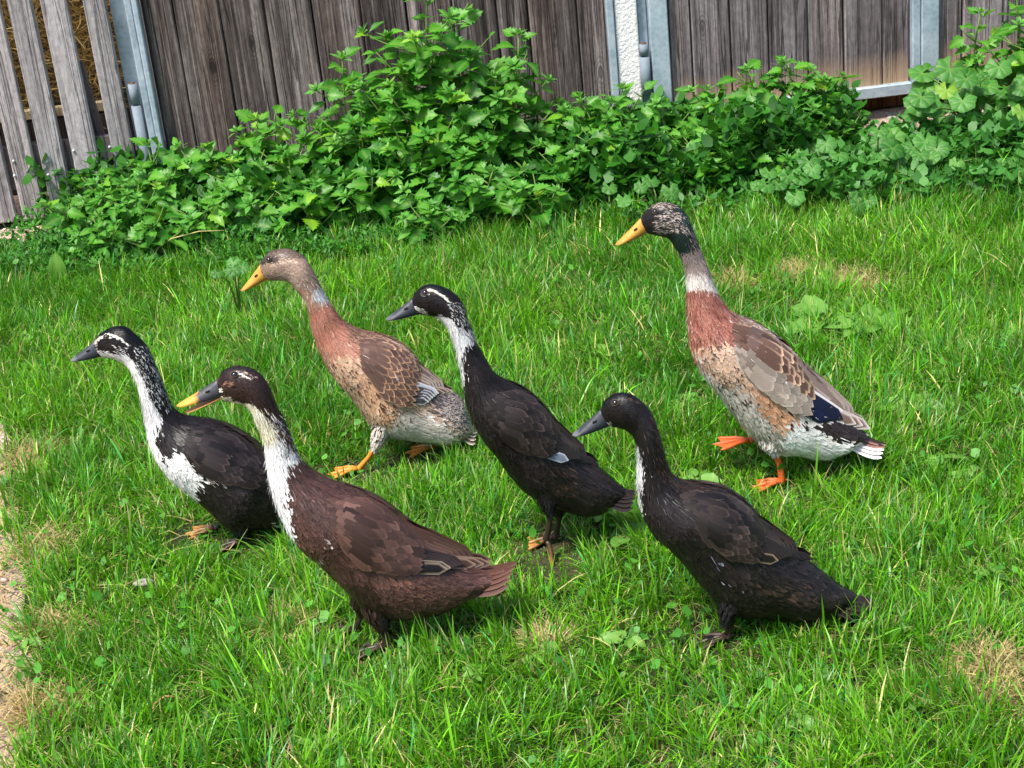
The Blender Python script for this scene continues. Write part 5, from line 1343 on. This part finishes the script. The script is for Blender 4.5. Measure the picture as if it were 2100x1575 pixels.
cover('ground_cover', [(900, 440), (1000, 300), (1700, 250), (1790, 330), (1650, 440), (1500, 450), (1280, 470), (1080, 480)], 9000, .07, (.012, .030), CG, 'small-leaved weeds carpeting the ground below the framed gate')
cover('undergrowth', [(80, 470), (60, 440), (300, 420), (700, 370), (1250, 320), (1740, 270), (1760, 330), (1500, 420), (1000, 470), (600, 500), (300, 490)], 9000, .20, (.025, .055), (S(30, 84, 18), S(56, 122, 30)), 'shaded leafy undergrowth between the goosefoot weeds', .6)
cover('ground_cover', [(1640, 310), (1900, 290), (2260, 270), (2300, 420), (1900, 430), (1620, 440)], 3400, .10, (.022, .042), (S(48, 108, 36), S(84, 146, 62)), 'round-leaved weeds carpeting the ground under the mallows', .8)
cover('clover', [(-100, 600), (700, 560), (1400, 460), (2300, 430), (2350, 1700), (-100, 1700)], 2600, .035, (.012, .020), (S(66, 134, 40), S(92, 160, 54)), 'small clover leaves scattered through the lawn', .85)

# ================================================================== lawn
DRY = [(*ground(x, y)[:2], rx, ry) for x, y, rx, ry in ((1755, 585, .09, .13), (1500, 590, .06, .08), (1640, 565, .05, .06), (2020, 1385, .06, .07), (2070, 1430, .06, .06), (1130, 1330, .025, .03),
       (590, 1290, .02, .02), (120, 1290, .06, .04), (60, 940, .06, .10), (90, 1130, .05, .06), (100, 1460, .06, .05))]
def dryness(x, y):
    v = np.zeros_like(x)
    for cx, cy, rx, ry in DRY: v = np.maximum(v, np.clip(1.35 - np.hypot((x - cx) / rx, (y - cy) / ry), 0, 1))
    v = v + np.clip(vnoise(x * 5, y * 5, 9.0) - 0.76, 0, 1) * 1.6
    return np.clip(v, 0, 1)
def lawn_points(n):
    x = rng.uniform(-2.3, 2.4, n); y = rng.uniform(1.25, 5.0, n)
    p = proj(np.stack([x, y, np.zeros(n)], 1)); m = (p[:, 0] > -420) & (p[:, 0] < 2520) & (p[:, 1] < 1950)
    m &= ~inpoly(x + (vnoise(x * 30, y * 30, 2.) - .5) * .10, y + (vnoise(x * 30, y * 30, 5.) - .5) * .08, PATH)
    lim = np.interp(p[:, 0], [-400, 0, 300, 600, 900, 1250, 1500, 1700, 2100, 2500], [585, 560, 555, 520, 450, 450, 420, 385, 360, 340])
    m &= p[:, 1] > lim + rng.normal(0, 14, n)
    inner = (p[:, 0] > -60) & (p[:, 0] < 2160) & (p[:, 1] < 1620)
    m &= inner | (rng.random(n) < 0.45)
    return x[m], y[m]
FEET2 = [tuple(ground(*p)[:2]) for p in ((790, 1340), (1604, 1000), (500, 1125), (1494, 1318))]
FEET = [tuple(ground(*p)[:2]) for p in ((405, 1076), (500, 1125), (700, 968), (738, 972), (870, 950), (1128, 1140), (1130, 1165), (1120, 1120))]
def dry_points(k):
    X, Y = [], []
    for cx, cy, rx, ry in DRY:
        X.append(cx + rng.normal(0, rx * .55, k)); Y.append(cy + rng.normal(0, ry * .55, k))
    return np.concatenate(X), np.concatenate(Y)
def blades(nt, per, hr, wr, lean, dry=False):
    x, y = lawn_points(nt) if nt > 0 else dry_points(-nt); dr = dryness(x, y)
    m = rng.random(len(x)) > (dr * 0.86 if not dry else 0.80 - dr * 0.75); x, y, dr = x[m], y[m], dr[m]
    T = len(x); k = rng.integers(per[0], per[1] + 1, T); idx = np.repeat(np.arange(T), k); n = len(idx)
    ang = rng.uniform(0, 6.28, n); rad = np.abs(rng.normal(0, 0.010, n))
    bx = x[idx] + np.cos(ang) * rad; by = y[idx] + np.sin(ang) * rad
    hn = vnoise(bx * 4, by * 4, 4.0) * 0.7 + vnoise(bx * 13, by * 13, 6.) * .5
    h = rng.uniform(*hr, n) * (0.55 + 0.75 * hn)
    # trodden under the ducks
    for D in DUCKS:
        dd = np.hypot((bx - D.org[0]) / .17, (by - D.org[1]) / .09); h *= np.where(dd < 1, 0.55, 1)
    for fx_, fy_ in FEET: h *= np.where(np.hypot((bx - fx_) / .06, (by - fy_ + .03) / .07) < 1, 0.42, 1)
    for fx_, fy_ in FEET2: h *= np.where(np.hypot((bx - fx_) / .045, (by - fy_ + .05) / .07) < 1, 0.6, 1)
    flow = vnoise(bx * 3, by * 3, 8.) * 12.6
    la = np.where(rng.random(n) < 0.55, ang, flow + rng.normal(0, .8, n)); ln = np.abs(rng.normal(lean, lean * .55, n))
    if dry: ln = rng.uniform(1.0, 1.5, n)
    W = rng.uniform(*wr, n); fa = la + math.pi / 2 + rng.normal(0, .6, n)
    sx = np.stack([np.cos(fa), np.sin(fa), np.zeros(n)], 1)
    dirh = np.stack([np.cos(la), np.sin(la), np.zeros(n)], 1)
    V = np.zeros((n, 7, 3)); base = np.stack([bx, by, np.full(n, -0.002)], 1)
    bend = rng.uniform(0.2, 0.9, n)
    for r, (t, wv) in enumerate([(0, .75), (.38, 1.0), (.74, .78)]):
        a = ln * (0.45 + bend * t)
        c = base + dirh * (np.sin(a) * h * t)[:, None] + np.array([0, 0, 1.0]) * (np.cos(a) * h * t)[:, None]
        V[:, r * 2] = c - sx * (W * wv / 2)[:, None]; V[:, r * 2 + 1] = c + sx * (W * wv / 2)[:, None]
    a = ln * (0.45 + bend); V[:, 6] = base + dirh * (np.sin(a) * h)[:, None] + np.array([0, 0, 1.0]) * (np.cos(a) * h)[:, None]
    V[:, 2:, 2] = np.maximum(V[:, 2:, 2], 0.003)
    i0 = np.arange(n)[:, None] * 7
    lp = (i0 + np.array([0, 1, 3, 2, 2, 3, 5, 4, 4, 5, 6])).ravel()
    tot = np.tile([4, 4, 3], n); stt = np.concatenate([[0], np.cumsum(tot)[:-1]])
    tone = vnoise(bx * 2.2, by * 2.2, 11.)[:, None] * .6 + vnoise(bx * 9, by * 9, 12.)[:, None] * .4
    if dry:
        c = np.array(S(176, 152, 92)) * (1 - tone) + np.array(S(206, 190, 140)) * tone; c = c * rng.uniform(.6, 1.25, (n, 1)); tipc = c
    else:
        c = np.array(S(48, 122, 14)) * (1 - tone) + np.array(S(112, 174, 28)) * tone
        hue = rng.random((n, 1)); c = np.where(hue < .12, np.array(S(66, 138, 62)), c); c = np.where(hue > .95, np.array(S(196, 190, 118)), c)
        c = c * np.exp(rng.normal(-.05, .36, (n, 1))); tipc = np.where(rng.random((n, 1)) < .4, c * .4 + np.array(S(214, 208, 150)) * .6, c * 1.15)
    CC = np.repeat(c[:, None], 7, 1); CC[:, 0:2] = c[:, None] * .75; CC[:, 6] = tipc  # blade feet coloured darker, shade of the gaps put into the colour
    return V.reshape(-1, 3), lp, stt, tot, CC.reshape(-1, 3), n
def lawn(name, parts, mat, label, cat):
    V, lp, stt, tot, C = [], [], [], [], []; vb = lb = 0
    for v, l, s_, t, c, n in parts:
        V.append(v); lp.append(l + vb); stt.append(s_ + lb); tot.append(t); C.append(c); vb += len(v); lb += len(l)
    o = fast_mesh(name, np.concatenate(V), np.concatenate(lp), np.concatenate(stt), np.concatenate(tot), mat, colors={'Col': np.concatenate(C)})
    tag(o, label, cat, kind='stuff'); return o
g1 = blades(43500, (8, 14), (.034, .076), (.0015, .0028), .78)
g2 = blades(8000, (4, 8), (.055, .110), (.0022, .0040), .66)
g3 = blades(36000, (1, 2), (.012, .030), (.0018, .0030), .85)
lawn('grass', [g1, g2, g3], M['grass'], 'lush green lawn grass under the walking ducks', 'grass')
d1 = blades(72000, (2, 4), (.03, .07), (.0010, .0018), 1.2, True)
d2 = blades(-420, (2, 4), (.03, .06), (.0014, .0024), 1.2, True)
lawn('dry_grass', [d1, d2], M['straw'], 'dry straw-coloured grass lying in the lawn', 'dry grass')

# ---- loose straw and pebbles on the gravel
n = 5600
x = rng.uniform(-2.2, -0.55, n); y = rng.uniform(1.3, 5.05, n); m = inpoly(x, y, PATH); x, y = x[m], y[m]; n = len(x)
r = rng.uniform(.0025, .007, n) * rng.choice([1, 1, 1, 1.7], n)
ico = np.array([(0, 0, 1), (.89, 0, .45), (.28, .85, .45), (-.72, .53, .45), (-.72, -.53, .45), (.28, -.85, .45), (.72, .53, -.45), (-.28, .85, -.45), (-.89, 0, -.45), (-.28, -.85, -.45), (.72, -.53, -.45), (0, 0, -1)])
icf = np.array([(0, 1, 2), (0, 2, 3), (0, 3, 4), (0, 4, 5), (0, 5, 1), (1, 6, 2), (2, 7, 3), (3, 8, 4), (4, 9, 5), (5, 10, 1), (2, 6, 7), (3, 7, 8), (4, 8, 9), (5, 9, 10), (1, 10, 6), (11, 7, 6), (11, 8, 7), (11, 9, 8), (11, 10, 9), (11, 6, 10)])
V = ico[None] * r[:, None, None] * rng.uniform(.6, 1.2, (n, 12, 1)) * np.array([1, 1, .65]) + np.stack([x, y, .004 + r * .3], 1)[:, None]
k = rng.random((n, 1)); c = (np.array(S(156, 128, 110)) * (1 - k) + np.array(S(222, 206, 190)) * k) * rng.uniform(.7, 1.15, (n, 1))
o = fast_mesh('gravel', V.reshape(-1, 3), *quads((np.arange(n)[:, None, None] * 12 + icf).reshape(-1, 3)), M['pebble'], colors={'Col': np.repeat(c, 12, 0)}, smooth=False)
tag(o, 'pale pinkish gravel chips on the path', 'gravel', kind='stuff')
def loose(name, n, xr, yr, label):
    x = rng.uniform(*xr, n); y = rng.uniform(*yr, n); m = inpoly(x, y, PATH) | (rng.random(n) < .12); x, y = x[m], y[m]; n = len(x)
    az = rng.uniform(0, 6.28, n); L = rng.uniform(.025, .09, n); d = np.stack([np.cos(az), np.sin(az), np.zeros(n)], 1); s_ = np.stack([-np.sin(az), np.cos(az), np.zeros(n)], 1) * rng.uniform(.0007, .0014, n)[:, None]
    P = np.stack([x, y, rng.uniform(.008, .02, n)], 1); e = P + d * L[:, None]; e[:, 2] = rng.uniform(.006, .016, n); mm = (P + e) / 2 + s_ * rng.normal(0, 6, n)[:, None]; mm[:, 2] += .005
    V = np.stack([P - s_, P + s_, mm - s_, mm + s_, e - s_, e + s_], 1).reshape(-1, 3); i0 = np.arange(n)[:, None] * 6
    c = np.array(S(206, 182, 130)) * rng.uniform(.6, 1.2, (n, 1))
    o = fast_mesh(name, V, *quads(np.concatenate([i0 + np.array([0, 1, 3, 2]), i0 + np.array([2, 3, 5, 4])])), M['straw'], colors={'Col': np.repeat(c, 6, 0)}); tag(o, label, 'straw', kind='stuff')
loose('straw', 5000, (-1.5, -.5), (1.4, 3.2), 'dry clippings strewn along the gravel path edge')

# ---- small separate things
def pebble(px, r, label, name='stone', mat=None, group=None, sq=(1.3, .8, .55), z=0.3, cat='stone'):
    g = ground(*px); V = [Vector(v) * r * random.uniform(.8, 1.15) for v in ico]; V = [(v.x * sq[0], v.y * sq[1], v.z * sq[2]) for v in V]
    o = mesh_obj(name, V, [tuple(f) for f in icf], mat or M['stone']); o.location = (g[0], g[1], r * z); o.rotation_euler = (0, 0, random.uniform(0, 3))
    md = o.modifiers.new('s', 'SUBSURF'); md.levels = md.render_levels = 1
    tag(o, label, cat, group)
pebble((300, 1222), .017, 'pale flat stone lying in the lawn below the white-breasted duck', sq=(1.7, .8, .5), z=1.6)
for p in [(1790, 250), (1830, 247), (1850, 262), (1880, 250), (1770, 268), (1812, 270), (1745, 262), (1905, 262), (1865, 275), (1800, 262), (1840, 256), (1780, 243), (1825, 240), (1860, 243)]:
    pebble(p, random.uniform(.010, .026), 'pale rubble stone under the framed gate', group='rubble stones under the gate')
for p in [(1575, 408), (1560, 414)]: pebble(p, .014, 'small pale stone between weeds and lawn', group='small stones at the lawn edge')
a = ground(305, 545); b_ = ground(470, 535)
P0, P1 = Vector((a[0], a[1], .03)), Vector((b_[0], b_[1], .09))
o = mesh_obj('dry_stem', *tube_vf([P0, P0.lerp(P1, .35) + Vector((0, 0, .025)), P0.lerp(P1, .7) + Vector((0, 0, .02)), P1], [.0022, .002, .0017, .001], 6), simple('dry_stem', S(186, 176, 110), .6, .2))
tag(o, 'long dry grass stem lying across the small-leaved weeds', 'stem')
a = ground(330, 1490)
o = mesh_obj('twig', *tube_vf([(a[0] + dx, a[1] + dy, z) for dx, dy, z in ((-.012, -.012, .012), (-.006, .012, .034), (.01, .022, .04), (.03, .026, .034))], [.0025, .0024, .002, .0014], 6), M['dry_leaf'])
tag(o, 'curled brown twig lying in the lawn', 'twig')
